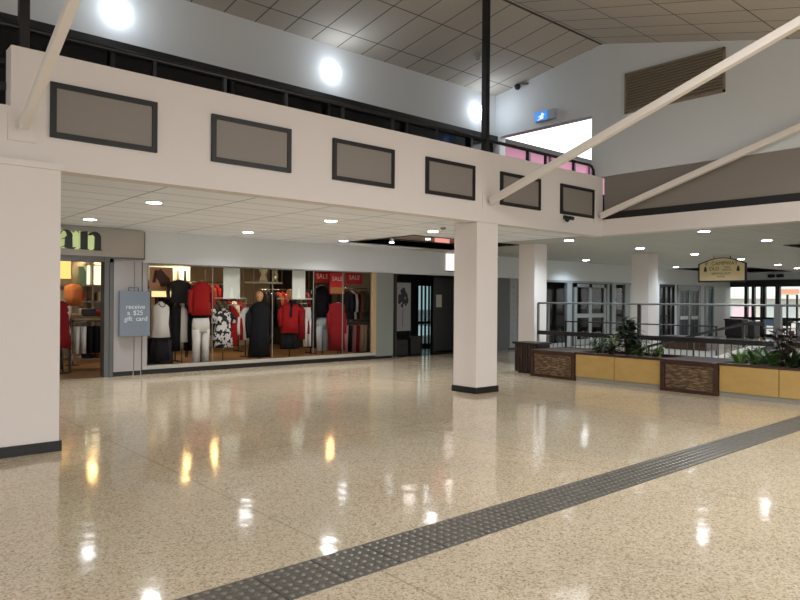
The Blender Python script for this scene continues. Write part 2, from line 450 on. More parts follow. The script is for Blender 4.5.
t = thing('exit_sign', 'small illuminated blue and white exit sign box high on the gable wall', 'sign', (XG,8.7,5.3))
MB().box(XG-.1,XG-.001,8.45,8.95,5.29,5.50).build('housing', mat('sign_housing', (168,176,186), .5), t, .01)
MB().box(XG-.106,XG-.1,8.62,8.94,5.305,5.485).build('blue_face', mat('blue_face', (40,120,210), .4, emit=(50,140,235), es=.9), t)
b = MB().box(XG-.11,XG-.106,8.72,8.80,5.33,5.40).sphere((XG-.107,8.75,5.435),.004,.022,.022,8)
b.bar((XG-.108,8.84,5.38),(XG-.108,8.70,5.42),.004,.02).bar((XG-.108,8.79,5.34),(XG-.108,8.86,5.315),.004,.02)
b.build('running_figure', mat('sign_white', (235,240,245), .5, emit=(235,240,250), es=.9), t)

t = thing('dome_camera', 'small black dome camera on an arm under the tiled roof corner', 'camera', (XG,9.43,6.16))
MB().tube([(XG,9.2,6.2),(XG-.12,9.35,6.2)],.018).build('arm', STEEL, t)
MB().sphere((XG-.12,9.4,6.15),.07).build('dome', BLACK, t)
t = thing('wall_mount_camera', 'small dark pair of bullet cameras under the framed panel at the bulkhead corner', 'camera', (10.45,YB,2.98))
MB().box(10.40,10.52,YB-.03,YB,3.0,3.07).build('bracket', BLK2, t)
MB().tube([(10.36,YB-.12,2.97),(10.42,YB-.06,3.03)],.04,12).build('camera_body', BLK2, t)
MB().tube([(10.58,YB-.1,3.02),(10.5,YB-.06,3.03)],.035,12).build('camera_body', BLK2, t)
t = thing('smoke_detector', 'small grey smoke detector on the sloped tiles beside the thin black pole', 'detector', (9.8,8.94,6.3))
MB().lathe([(.055,6.31),(.06,6.28),(.035,6.2),(.03,6.17)],(9.8,8.94,0)).build('housing', mat('detector_grey', (150,148,146), .5), t)
t = thing('smoke_detector', 'tiny pale detector on the lower ceiling beside the middle column top', 'detector', (8.73,8.79,ZC-.03))
MB().lathe([(.05,ZC),(.055,ZC-.02),(.03,ZC-.045)],(8.73,8.79,0)).build('housing', MATS['detector_grey'], t)

# ------------------------------------------------------------------ round lamps on the upper wall
for x, l in ((3.36,'round wall lamp above the framed panel beside the short-looking strut'), (7.16,'round wall lamp above the second and third framed panels'), (11.06,'round wall lamp in the corner half behind the black pole')):
    t = thing('wall_lamp', l, 'lamp', (x,10.13,5.65), 'round lamps on the upper wall')
    MB().lathe([(.13,10.128),(.13,10.10),(.12,10.095)],(x,0,5.64),28,'y').build('lamp_base', RING, t)
    MB().lathe([(.18,10.10),(.18,10.07),(.155,10.045),(.09,10.03),(.01,10.027)],(x,0,5.64),28,'y').build('lamp_diffuser', BIGLAMP, t)
    light('wall_lamp_light','POINT',(x,9.75,5.67),9,(.84,.92,1),shadow_soft_size=.15)

# ------------------------------------------------------------------ recessed downlights
DL = [(3.6,9.29,'recessed downlight close behind the bulkhead, below the second framed panel'),
 (3.59,12.07,'recessed downlight right in front of the lettered shop sign'),
 (6.59,12.13,'recessed downlight in front of the shop window, over the red jacket'),
 (6.63,9.35,'recessed downlight below the third framed panel'),
 (9.08,12.31,'recessed downlight at the pointed tip of the black-edged ceiling recess'),
 (9.04,9.37,'recessed downlight beside the middle column top, next to the tiny detector'),
 (12.44,8.65,'recessed downlight between the second column and the bulkhead corner'),
 (18.82,12.43,'recessed downlight near the wall above the dark glazed shopfront'),
 (15.49,8.69,'recessed downlight in front of the pale column behind the railing'),
 (12.58,5.77,'large recessed downlight just under the lower edge of the return bulkhead'),
 (15.3,5.68,'recessed downlight above and beyond the end of the arched hanging sign'),
 (18.42,8.7,'recessed downlight between the pale column and the arched hanging sign'),
 (24.79,12.43,'small far downlight above the grey double doors'),
 (21.45,8.7,'recessed downlight peeping over the shoulder of the arched sign'),
 (25.35,9.04,'small downlight over the bright entrance, nearer the arched sign'),
 (28.33,9.43,'tiny downlight over the bright entrance, at the edge of the photo')]
for x, y, l in DL:
    t = thing('downlight', l, 'downlight', (x,y,ZC), 'recessed ceiling downlights')
    b = MB(); b.lathe([(.09,ZC-.001),(.12,ZC-.001),(.12,ZC-.010),(.09,ZC-.010)],(x,y,0),24); b.build('trim_ring', RING, t)
    MB().lathe([(.10,ZC-.002),(.10,ZC-.014),(.08,ZC-.018)],(x,y,0),24).build('lamp_diffuser', LAMP, t)
    o = light('downlight_light','SPOT',(x,y,ZC-.05),(200 if x > 12 else 130),(.78,.9,1) if x > 12 else (1,.99,.97),spot_size=math.radians(150),spot_blend=.9,shadow_soft_size=.1)
for x, y, l in ((10.45,12.25,'tiny spotlight in the dark ceiling recess, nearer the shop window'), (10.45,11.0,'tiny spotlight in the dark ceiling recess, nearer the middle column')):
    t = thing('recess_spotlight', l, 'spotlight', (x,y,2.86), 'spotlights in the ceiling recess')
    MB().lathe([(.012,ZC+.6),(.012,2.96),(.06,2.94),(.06,2.87)],(x,y,0),16).build('housing', RING, t)
    MB().lathe([(.055,2.872),(.055,2.862),(.02,2.857)],(x,y,0),16).build('lamp_diffuser', LAMP, t)

for x, y in ((10.4,11.5),(11.7,11.4)): light('recess_light','POINT',(x,y,3.05),3.5,(1,.93,.86),shadow_soft_size=.15)
# ------------------------------------------------------------------ tactile strip in the floor
t = thing('tactile_strip', 'long dark grey studded tactile strip set across the terrazzo floor', 'floor strip', (5,3.06,0))
ya, yb = 2.885, 3.255
b = MB()
n = 44; L0 = -3.0; tl = .37
for i in range(n): b.box(L0+i*tl+.003, L0+(i+1)*tl-.003, ya, yb, .0005, .006)
TG = mat('tactile_rubber', (90,88,83), .32, bump=(30,.3), var=(5,.12))
b.build('strip', TG, t)
b = MB()
for i in range(int(n*tl/.0617)):
    for k in range(6):
        x = L0+.031+i*.0617; y = ya+.031+k*.0617
        if x < .8: continue
        r = .019; top = [b.bm.verts.new((x+r*.6*math.cos(a), y+r*.6*math.sin(a), .0115)) for a in (0,PI/3,2*PI/3,PI,4*PI/3,5*PI/3)]
        bot = [b.bm.verts.new((x+r*math.cos(a), y+r*math.sin(a), .006)) for a in (0,PI/3,2*PI/3,PI,4*PI/3,5*PI/3)]
        b.bm.faces.new(top)
        for q in range(6): b.bm.faces.new((bot[q], bot[(q+1)%6], top[(q+1)%6], top[q]))
o = b.build('studs', mat('tactile_studs', (120,117,110), .3), t); o['kind'] = 'stuff'

# ------------------------------------------------------------------ clothes shop: shell
CREAMW = mat('shop_cream_wall', (196,186,168), .6, var=(.8,.04))
DKW = mat('charcoal_wall', (44,46,48), .6)
PANELW = mat('pale_panel', (160,157,157), .5)
struct('shop_wall_rear', MB().box(-4,11.7,20.0,20.2,0,2.75), CREAMW, (0,0,0))
struct('shop_wall_left', MB().box(-4.2,-4,YS,20.2,0,2.75), CREAMW, (0,0,0))
struct('shop_wall_right', MB().box(11.7,11.76,YS+.25,20.2,0,2.75), DKW, (0,0,0))
struct('shop_ceiling', MB().box(-4.2,33,YS+.2,21,2.75,2.85), mat('shop_ceiling', (150,144,134), .7), (0,0,0))
# solid wall left of the entrance, hidden by the pillar
struct('entrance_wall', MB().box(-9,2.3,YS-.02,YS+.18,0,2.2), WALLC, (0,0,0))
struct('panelled_wall', MB().box(4.38,4.755,YS-.05,YS+.12,.09,2.2).box(4.77,4.90,YS-.05,YS+.12,.09,2.2).box(4.755,4.77,YS-.03,YS+.1,.0,2.2).box(4.90,4.915,YS-.03,YS+.1,0,2.2), PANELW, (0,0,0))
struct('baseboard_front', MB().box(4.36,4.93,YS-.02,YS+.1,0,.09), BLACK, (0,0,0))
D1 = sempty('door_1', (3.3,YS,0))
b = MB().box(4.2,4.285,YS-.08,YS+.14,0,2.26).box(4.30,4.37,YS-.06,YS+.14,0,2.26).box(2.3,2.4,YS-.08,YS+.14,0,2.26).box(2.3,4.37,YS-.06,YS+.14,2.17,2.262)
b.build('door_frame', mat('dark_alu', (88,90,90), .4, .3), D1)
W3 = sempty('window_3', (7.8,YS,0))
px_ = [5.02,6.42,7.86,8.96,9.81,10.70]
for a, c in zip(px_, px_[1:]):
    MB().box(a+.004,c-.004,YS+.02,YS+.03,.17,2.19).build('pane', GLASS, W3)
b = MB()
for a in px_[1:-1]: b.box(a-.006,a+.006,YS+.012,YS+.036,.17,2.19)
b.build('joint_strip', mat('joint_strip', (128,128,122), .4), W3)
MB().box(4.93,10.8,YS-.05,YS+.12,.1,.17).build('sill', mat('sill_grey', (168,164,156), .4), W3)
MB().box(4.93,11.39,YS+.0,YS+.1,0,.1).build('plinth', BLACK, W3)
MB().box(4.925,5.02,YS-.05,YS+.12,.17,2.19).build('post', PANELW, W3)
MB().box(10.70,10.81,YS-.05,YS+.03,.17,2.19).build('end_post', mat('tan_post', (176,152,118), .5), W3)
MB().box(5.02,10.70,YS+.0,YS+.06,2.165,2.195).build('head', STEEL, W3)
struct('end_wall', MB().box(10.81,11.385,YS-.04,YS+.2,.07,2.19), mat('blue_grey_panel', (124,130,125), .5), (0,0,0))

# sign over the entrance
S = thing('shop_sign', 'grey shop fascia sign with black letters reading an over the entrance', 'sign', (3.5,YS-.02,2.26))
SB = MB().box(2.0,4.945,YS-.06,YS+.015,2.275,2.79).build('sign_board', SIGNGREY, S)
MB().box(2.0,4.96,YS-.075,YS+.015,2.245,2.275).box(4.945,4.96,YS-.075,YS+.015,2.275,2.79).build('edge_trim', mat('edge_trim_grey', (96,90,84), .5), S)
LF = mat('letter_black', (20,22,28), .4); GL = mat('letter_backing', (206,220,164), .5, emit=(206,222,150), es=.35)
yf0, yf1 = YS-.12, YS-.085
def arc(cx, cz, rx, rz, a0, a1, n=10): return [(cx+rx*math.cos(a0+(a1-a0)*i/n), cz+rz*math.sin(a0+(a1-a0)*i/n)) for i in range(n+1)]
zb, zt = 2.385, 2.725
# n : two heavy stems, thin arch
b = MB(); b.prism([(3.815,zb),(3.935,zb),(3.935,zt-.05),(3.93,zt),(3.815,zt-.012)], 'y', yf0, yf1)
b.prism([(4.055,zb),(4.17,zb)]+arc(4.06,zt-.11,.11,.11,0,PI*.62)+[(3.96,zt-.035),(3.935,zt-.07)]+arc(4.02,zt-.12,.045,.06,PI*.7,0), 'y', yf0, yf1)
b.box(3.79,3.96,yf0,yf1,zb,zb+.012).box(4.03,4.19,yf0,yf1,zb,zb+.012)
lt = b.build('letter', LF, SB)
b = MB(); b.prism([(3.80,zb-.0),(4.06,zb),(4.06,zt-.06)]+arc(3.99,zt-.10,.07,.08,0,PI*.6)+[(3.80,zt)], 'y', yf1, YS-.06); b.build('letter_backing', GL, SB)
# a : heavy stem with hook and bowl
b = MB(); b.prism([(3.545,zb+.02),(3.60,zb),(3.70,zb),(3.735,zb+.03),(3.72,zb+.035),(3.675,zb+.03)]+[(3.67,zt-.12)]+arc(3.56,zt-.11,.115,.115,0,PI*.8)+[(3.44,zt-.07),(3.47,zt-.10)]+arc(3.53,zt-.10,.05,.085,PI*.8,0)+[(3.55,zt-.14)], 'y', yf0, yf1)
b.prism(arc(3.42,zb+.09,.10,.095,PI*.3,PI*1.75,14)+[(3.55,zb+.04),(3.55,zb+.06)]+arc(3.46,zb+.09,.06,.07,PI*1.6,PI*.45,10)+[(3.55,zb+.2),(3.55,zb+.185)], 'y', yf0, yf1)
b.build('letter', LF, SB)
b = MB(); b.prism([(3.36,zb+.02),(3.79,zb+.0),(3.79,zt-.05),(3.74,zt-.0),(3.70,zt-.05),(3.66,zt-.02),(3.5,zt+.0),(3.42,zt-.06),(3.36,zb+.18)], 'y', yf1, YS-.06); b.build('letter_backing', GL, SB)

for o in SB.children: o.location.x = -.05
# blue-grey hanging notice
S = thing('hanging_sign', 'blue-grey notice board with white gift card lettering hung beside the shop window', 'sign', (4.73,YS-.2,.755))
BRD = MB().box(4.44,5.02,YS-.2,YS-.12,.765,1.635).build('board', mat('blue_grey_board', (112,124,138), .5), S, .008)
b = MB().tube([(4.62,YS-.16,1.63),(4.62,YS-.16,1.70),(4.8,YS-.16,1.70),(4.8,YS-.16,1.63)],.012,8); b.build('handle', STEEL, S)
MB().box(4.6,4.66,YS-.121,YS-.05,1.2,1.3).build('wall_bracket', STEEL, S)
WT = mat('white_lettering', (214,220,228), .5)
for s, i, dx in (('receive',0,0),('a',1,-.13),('$25',1,.05),('gift',2,-.135),('card',2,.12)):
    text_mesh('lettering', s, .125, WT, BRD, (4.735+dx,YS-.203,1.33-i*.115), FACE_Y, .002)

# interior ceiling spots
for x, y, l in ((5.27,17.4,'warm ceiling spot deep in the shop, behind the entrance opening'),(6.84,17.45,'warm ceiling spot over the shelf of framed prints'),(7.11,16.14,'warm ceiling spot over the rack behind the red jacket'),
                (8.29,16.99,'warm ceiling spot behind the vase shelf'),(8.27,15.18,'warm ceiling spot over the black coat'),(9.33,15.12,'warm ceiling spot over the white jeans'),(3.7,15.6,'warm ceiling spot over the folded clothes table'),(11.04,15.53,'warm ceiling spot over the two-tier clothes rack')):
    t = thing('shop_spotlight', l, 'spotlight', (x,y,2.7), 'warm ceiling spots in the clothes shop')
    MB().lathe([(.09,2.75),(.09,2.72),(.07,2.715)],(x,y,0),16).build('trim_ring', RING, t)
    MB().lathe([(.07,2.716),(.07,2.705),(.02,2.70)],(x,y,0),16).build('lamp_diffuser', WARMLAMP, t)
    light('shop_spot_light','SPOT',(x,y,2.68),44,(1,.86,.66),spot_size=math.radians(140),spot_blend=.8,shadow_soft_size=.08)

# ------------------------------------------------------------------ clothing
def fab(n, rgb): return mat('fabric_'+n, rgb, .85, spec=.2, bump=(40,.25))
RED = fab('red', (150,26,27)); DRED = fab('dark_red', (128,26,32)); WHT = fab('white', (208,206,200)); JEAN = fab('pale_denim', (178,188,194))
BLK = fab('black', (24,24,28)); NAVY = fab('navy', (34,38,54)); GRY = fab('charcoal', (62,64,66)); PINKF = fab('dusty_pink', (176,124,124)); BEI = fab('beige', (170,146,120)); RUST = fab('rust', (140,72,48)); OLV = fab('olive', (70,74,58))
def pattern_mat():
    m = bpy.data.materials.new('fabric_pattern'); m.use_nodes = True; nt = m.node_tree; N = nt.nodes
    tc = N.new('ShaderNodeTexCoord'); v = N.new('ShaderNodeTexNoise'); v.inputs['Scale'].default_value = 11; v.inputs['Detail'].default_value = 1
    r = N.new('ShaderNodeValToRGB'); r.color_ramp.interpolation = 'CONSTANT'; e = r.color_ramp.elements
    e[0].color = (*lin((28,28,32)),1); e[1].position = .5; e[1].color = (*lin((200,198,196)),1)
    nt.links.new(tc.outputs['Object'], v.inputs['Vector']); nt.links.new(v.outputs['Fac'], r.inputs['Fac']); nt.links.new(r.outputs['Color'], N['Principled BSDF'].inputs['Base Color']); N['Principled BSDF'].inputs['Roughness'].default_value = .85
    return m
PAT = pattern_mat()
SKIN = mat('mannequin_peach', (206,150,112), .45); FORM = mat('mannequin_form', (200,192,180), .5); CHROME = mat('chrome', (180,180,180), .25, 1.)
def shirt(x,y,z0,z1,w,d=.11,flare=1.05):
    h = z1-z0; b = MB()
    b.loft([(x,y,z0,w*.5*flare,d*1.1),(x,y,z0+.4*h,w*.46,d),(x,y,z0+.72*h,w*.5,d*1.05),(x,y,z0+.88*h,w*.49,d*.9),(x,y,z0+.955*h,w*.34,d*.7),(x,y,z1,w*.14,d*.5)], 28, .12, 6)
    return b
def sleeve(x,y,z0,z1,w,s,ln=1.,d=.05):
    h = z1-z0; sx = x+s*w*.47; st = z0+.845*h
    return MB().tube([(sx-s*.03,y,st),(sx+s*.06,y,st-.16*h),(sx+s*.085,y-.02,st-.5*h*ln),(sx+s*.075,y-.04,st-.86*h*ln)],[d*1.15,d*1.2,d,d*.85],12)
def pants(x,y,z0,z1,w,d=.1):
    h = z1-z0; b = MB()
    b.loft([(x,y,z0+.66*h,w*.5,d*1.05),(x,y,z0+.85*h,w*.5,d),(x,y,z1,w*.42,d*.9)],24,.05,5)
    for s in (-1,1): b.loft([(x+s*w*.27,y,z0,w*.2,d*.85),(x+s*w*.255,y,z0+.4*h,w*.2,d*.85),(x+s*w*.25,y,z0+.72*h,w*.25,d)],20,.06,5)
    return b
def skirt(x,y,z0,z1,w,d=.13,fl=1.25):
    h = z1-z0
    return MB().loft([(x,y,z0,w*.5*fl,d*fl),(x,y,z0+.5*h,w*.5*(1+fl)/2,d*1.1),(x,y,z1,w*.4,d*.8)],32,.16,8)
def mannequin(x,y,label,base_r=.16,neck=1.45,head=False,legs=True):
    t = thing('mannequin', label, 'mannequin', (x,y,0))
    MB().lathe([(base_r,0),(base_r,.012),(.03,.02)],(x,y,0),24).build('base', BLK2, t)
    MB().tube([(x,y,.015),(x,y,neck-.35)],.014,10).build('pole', CHROME, t)
    b = MB(); b.loft([(x,y,neck-.72,.13,.085),(x,y,neck-.6,.15,.095),(x,y,neck-.42,.105,.075),(x,y,neck-.22,.15,.09),(x,y,neck-.1,.16,.075),(x,y,neck-.05,.06,.05),(x,y,neck+.03,.045,.048)],24)
    b.build('torso_form', SKIN if head else FORM, t)
    if head:
        b = MB(); b.loft([(x,y,neck,.042,.045),(x,y,neck+.05,.045,.05),(x,y-.012,neck+.075,.06,.075),(x,y-.01,neck+.14,.078,.092),(x,y,neck+.2,.078,.098),(x,y,neck+.245,.05,.065),(x,y,neck+.258,.015,.02)],24)
        b.sphere((x,y-.1,neck+.13),.012,.018,.02,8)
        b.build('head', SKIN, t)
    return t
def put(t, name, mb, m, label=None):
    o = mb.build(name, m, t)
    if label: o['label'] = label
    return o
yM = 13.9
t = mannequin(5.54,yM,'headless mannequin in a loose white top beside the blue-grey notice board',neck=1.4)
put(t,'top',shirt(5.54,yM-.02,.69,1.40,.36,.11,1.15),WHT)
put(t,'neckline',MB().tube([(5.47,yM-.08,1.385),(5.5,yM-.115,1.33),(5.54,yM-.125,1.315),(5.58,yM-.115,1.33),(5.61,yM-.08,1.385)],.009,8),BLK)
put(t,'skirt',skirt(5.54,yM+.02,.2,.75,.34,.11),BLK)
t = mannequin(6.16,14.25,'headless mannequin in an open black jacket over a white tee',neck=1.36)
put(t,'tee',shirt(6.16,14.25-.05,.55,1.31,.2,.09),WHT)
b = MB()
for s in (-1,1): b.loft([(6.16+s*.165,14.25,.36,.115,.15),(6.16+s*.15,14.25,.8,.105,.14),(6.16+s*.14,14.25,1.2,.115,.13),(6.16+s*.1,14.25,1.35,.065,.1)],20,.08,5)
put(t,'jacket',b,BLK)
for s in (-1,1): put(t,'jacket_sleeve',sleeve(6.16,14.25,.55,1.36,.44,s,.9),BLK)
t = mannequin(6.40,13.85,'headless mannequin in a long red jacket and white trousers',neck=1.86,base_r=.18)
put(t,'jacket',shirt(6.40,13.83,1.14,1.87,.40,.13,1.1),RED)
for s in (-1,1): put(t,'jacket_sleeve',sleeve(6.40,13.83,1.1,1.87,.38,s,.85),RED)
put(t,'cuff',MB().tube([(6.66,13.79,1.27),(6.665,13.785,1.20)],.05,12),WHT)
put(t,'trousers',pants(6.41,13.85,.09,1.12,.40,.11),WHT)
put(t,'belt',MB().loft([(6.41,13.85,1.08,.185,.105),(6.41,13.85,1.13,.18,.10)],24),BLK)
t = mannequin(6.95,yM,'headless mannequin in a black and white patterned dress',neck=1.26)
put(t,'dress',MB().loft([(6.95,yM,.42,.24,.16),(6.95,yM,.75,.2,.13),(6.95,yM,.95,.17,.11),(6.95,yM,1.12,.2,.12),(6.95,yM,1.2,.16,.09),(6.95,yM,1.27,.06,.06)],30,.13,7),PAT)
for s in (-1,1): put(t,'sleeve',sleeve(6.95,yM,.75,1.26,.36,s,.5),PAT)
t = mannequin(7.86,yM,'mannequin with a peach head wearing a long black coat',neck=1.42,head=True)
put(t,'coat',shirt(7.86,yM,.16,1.44,.50,.17,1.15),BLK)
for s in (-1,1): put(t,'coat_sleeve',sleeve(7.86,yM,.5,1.44,.46,s,.85,.06),BLK)
t = mannequin(8.64,13.85,'mannequin with a peach head wearing a bright red top, dark scarf and skirt',neck=1.48,head=True)
put(t,'top',shirt(8.64,13.84,.70,1.44,.46,.14),RED)
for s in (-1,1): put(t,'sleeve',sleeve(8.64,13.84,.75,1.44,.44,s,.75),RED)
put(t,'scarf',MB().tube([(8.72,13.72,1.42),(8.6,13.70,1.40),(8.58,13.69,1.2),(8.57,13.69,1.08)],[.04,.05,.035,.03],10).tube([(8.56,13.75,1.46),(8.64,13.71,1.43),(8.74,13.76,1.47)],.04,10),BLK)
put(t,'skirt',skirt(8.64,13.85,.32,.78,.40,.12),BLK)
t = mannequin(9.86,14.25,'headless mannequin in a black top and pale jeans under a red poster',neck=1.84)
put(t,'top',shirt(9.82,14.25,1.05,1.86,.42,.13),BLK)
for s in (-1,1): put(t,'sleeve',sleeve(9.82,14.25,1.1,1.86,.4,s,.85),BLK)
put(t,'jeans',pants(9.86,14.25,.19,1.06,.34,.1),JEAN)
t = mannequin(9.99,13.75,'mannequin in a long dark red coat dress near the right end of the window',neck=1.40)
put(t,'coat_dress',MB().loft([(9.95,13.75,.24,.235,.14),(9.95,13.75,.7,.225,.13),(9.95,13.75,1.1,.215,.12),(9.95,13.75,1.34,.225,.11),(9.95,13.75,1.385,.2,.09),(9.95,13.75,1.42,.08,.06)],30,.1,7),DRED)
for s in (-1,1): put(t,'sleeve',sleeve(9.95,13.77,.5,1.42,.36,s,.8,.045),DRED)

# rails across the window with hanging pieces
def rail(x0,x1,y,z,label,zc=2.75):
    t = thing('hanging_rail', label, 'clothes rail', ((x0+x1)/2,y,z), 'chrome clothes rails in the window')
    MB().tube([(x0,y,z),(x1,y,z)],.012,8).build('bar', CHROME, t)
    for x in (x0+.03,x1-.03): MB().tube([(x,y,z),(x,y,zc)],.005,6).build('hanging_wire', CHROME, t)
rail(7.05,7.82,14.05,1.36,'chrome rail holding the red top and white blouse behind the patterned dress')
rail(8.98,9.55,14.05,1.40,'chrome rail right of the red topped mannequin')
def hanger(t,x,y,zr,zn,w,edge=False):
    a = (0,1) if edge else (1,0)
    b = MB().tube([(x,y,zn-.03),(x,y,zr+.016)],.004,6).tube([(x-a[0]*w*.42,y-a[1]*w*.42,zn-.07),(x,y,zn-.03),(x+a[0]*w*.42,y+a[1]*w*.42,zn-.07)],.006,6)
    b.build('hanger', CHROME, t)
def hang(x,y,zr,z0,w,m,label,group=None,kind='top',edge=False,thick=.05,sl=True):
    """one garment on a hanger below a rail at height zr; edge = seen from its side"""
    t = thing({'top':'hanging_garment','trousers':'hanging_trousers','dress':'hanging_dress'}[kind], label, 'garment', (x,y,z0), group)
    zn = zr-.06; hanger(t,x,y,zr,zn,w,edge)
    h = zn-z0
    if kind == 'trousers':
        if edge: b = MB().loft([(x,y,z0,thick*.8,w*.36),(x,y,z0+.5*h,thick*.9,w*.42),(x,y,zn-.05,thick,w*.46)],20,.15,5)
        else: b = pants(x,y,z0,zn-.04,w,thick*1.6)
        b.build('trousers', m, t)
    else:
        rx = (lambda k: (thick, w*.5*k)) if edge else (lambda k: (w*.5*k, thick*1.5))
        fl = 1.15 if kind == 'dress' else .98
        b = MB().loft([(x,y,z0,*rx(fl)),(x,y,z0+.5*h,*rx(.93)),(x,y,z0+.85*h,*rx(1.0)),(x,y,z0+.95*h,thick*.8 if edge else w*.3,w*.3 if edge else thick),(x,y,zn,.03,.03)],26,.14,6,random.random()*6)
        b.build('body', m, t)
        if sl:
            for s in (-1,1):
                if edge: q = MB().tube([(x,y+s*w*.46,z0+.88*h),(x,y+s*w*.54,z0+.6*h),(x,y+s*w*.54,z0+.25*h)],[.045,.045,.035],8)
                else: q = sleeve(x,y,z0,zn,w,s,.8,.045)
                q.build('sleeve', m, t)
    return t
hang(7.27,14.05,1.36,.42,.25,RED,'narrow red top hanging from the chrome rail beside the patterned dress','pieces on the window rails',sl=True)
hang(7.6,14.05,1.36,.56,.28,WHT,'white blouse with wide sleeves hanging from the chrome rail left of the black coat','pieces on the window rails')
hang(9.11,14.05,1.40,.52,.2,DRED,'dark red top hanging beside the bright red topped mannequin','pieces on the window rails')
hang(9.27,14.05,1.40,.34,.21,WHT,'white trousers hanging between the dark red top and black garment','pieces on the window rails','trousers')
hang(9.44,14.05,1.40,.31,.18,BLK,'narrow black garment hanging left of the pale jeans','pieces on the window rails','dress',sl=False)
hang(6.27,14.65,1.98,1.40,.40,GRY,'charcoal top hanging high behind the red jacket')['x']=0
# shelves hung in the window
SHW = mat('shelf_white', (186,186,178), .4)
def shelf(x0,x1,y,z,label,d=.3):
    t = thing('hanging_shelf', label, 'shelf', ((x0+x1)/2,y,z-.03), 'hanging display shelves')
    MB().box(x0,x1,y-d/2,y+d/2,z-.035,z).build('board', SHW, t)
    for x in (x0+.04,x1-.04):
        MB().tube([(x,y,z),(x,y,2.75)],.005,6).build('hanging_wire', CHROME, t)
shelf(5.65,6.34,15.0,1.70,'pale shelf carrying an orange print at the left end of the window')
shelf(6.69,7.72,14.35,1.53,'pale shelf just below the left white hanging banner')
shelf(7.82,8.65,14.35,1.905,'pale shelf carrying the cream vase')
shelf(8.69,9.55,14.35,1.53,'pale shelf just below the right white hanging banner')
t = thing('vase', 'cream waisted vase standing on the shelf', 'vase', (8.22,14.35,1.905))
MB().lathe([(.10,1.905),(.085,2.0),(.055,2.08),(.07,2.14),(.11,2.19),(.12,2.25),(.095,2.25)],(8.22,14.35,0),24).build('body', mat('vase_cream', (206,198,168), .35), t)
t = thing('vase', 'shiny silver vase standing right of the cream vase', 'vase', (8.54,14.35,1.905))
MB().lathe([(.05,1.905),(.08,1.99),(.085,2.08),(.06,2.17),(.075,2.24),(.05,2.24)],(8.54,14.35,0),24).build('body', mat('vase_silver', (196,190,150), .2, .8), t)
t = thing('figurine', 'small tan figurine standing on the shelf by the left white banner', 'ornament', (7.45,14.3,1.53))
MB().lathe([(.06,1.53),(.075,1.56),(.05,1.63),(.03,1.66),(.045,1.70),(.03,1.74),(.005,1.75)],(7.45,14.3,0),16).build('body', mat('tan_ceramic', (190,140,96), .4), t)
for x, w, l in ((7.0,.40,'tall white blank banner hanging in the left half of the shop window'), (8.73,.36,'tall white blank banner hanging in the middle of the shop window')):
    t = thing('hanging_banner', l, 'banner', (x,13.6,1.52), 'white window banners')
    MB().box(x-w/2,x+w/2,13.595,13.605,1.50,2.25).build('banner_sheet', mat('banner_white', (206,212,204), .6), t)
    MB().box(x-w/2-.01,x+w/2+.01,13.588,13.612,2.25,2.275).build('top_bar', CHROME, t)
    b = MB()
    for s in (-1,1): b.tube([(x+s*w*.4,13.6,2.27),(x+s*w*.4,13.6,2.75)],.004,6)
    b.build('hanging_wire', CHROME, t)
    MB().prism([(x-.05,1.52),(x+.05,1.52),(x+.012,1.76),(x-.012,1.76)],'y',13.592,13.5945).build('printed_shape', mat('banner_print', (226,232,224), .6), t)
SALE = mat('sale_red', (176,30,34), .5); SALEW = mat('sale_white', (226,196,190), .5)
for x0,x1,y,z0,z1,l,rows in ((9.45,9.90,14.0,1.92,2.22,'small red sale poster above the black top',1),(9.68,10.12,13.68,1.64,2.16,'tall red sale poster above the dark red coat dress',2),(10.56,11.1,14.2,1.90,2.25,'red sale poster above the right hand clothes rack',1)):
    t = thing('hanging_sale_sign', l, 'poster', ((x0+x1)/2,y,z0), 'red sale posters')
    sh = MB().box(x0,x1,y-.005,y+.005,z0,z1).build('sheet', SALE, t)
    b = MB()
    for xx in (x0+.05,x1-.05): b.tube([(xx,y,z1),(xx,y,2.75)],.004,6)
    b.build('hanging_wire', CHROME, t)
    hgt = (z1-z0)/rows
    if rows == 1: text_mesh('lettering','SALE',.17,SALEW,sh,((x0+x1)/2,y-.007,(z0+z1)/2),FACE_Y,.001)
    else:
        text_mesh('lettering','SALE',.15,SALEW,sh,((x0+x1)/2,y-.007,z1-.15),FACE_Y,.001)
        MB().box(x0+.02,x1-.02,y-.008,y-.006,z0+.02,z0+.16).build('gold_band', mat('gold_band', (150,110,56), .5), t)
# orange print, small print-shelf items
t = thing('framed_print', 'orange toned print with a dark abstract figure standing on the left shelf', 'picture', (6.0,15.05,1.70))
MB().box(5.74,6.28,15.04,15.06,1.70,2.2).build('print', mat('print_orange', (232,172,130), .5), t)
b = MB().prism([(5.84,2.0),(5.9,2.12),(6.0,2.16),(6.12,2.02),(6.2,1.95),(6.22,1.78),(6.0,1.76),(5.94,1.9)],'y',15.034,15.0395)
b.prism([(5.80,1.85),(5.86,2.14),(5.90,2.14),(5.88,1.85)],'y',15.034,15.0395)
b.build('figure', mat('print_dark', (92,62,54), .5), t)
t = thing('shelf_lamp', 'low cream lit box lamp hanging below the orange print shelf', 'lamp', (6.0,15.0,1.52))
MB().box(5.8,6.2,14.92,15.08,1.53,1.655).build('shade', mat('cream_glow', (236,206,150), .5, emit=(255,214,150), es=1.2), t, .01)
MB().tube([(6.0,15.0,1.64),(6.0,15.0,1.67)],.02,8).build('fitting', BLK2, t)
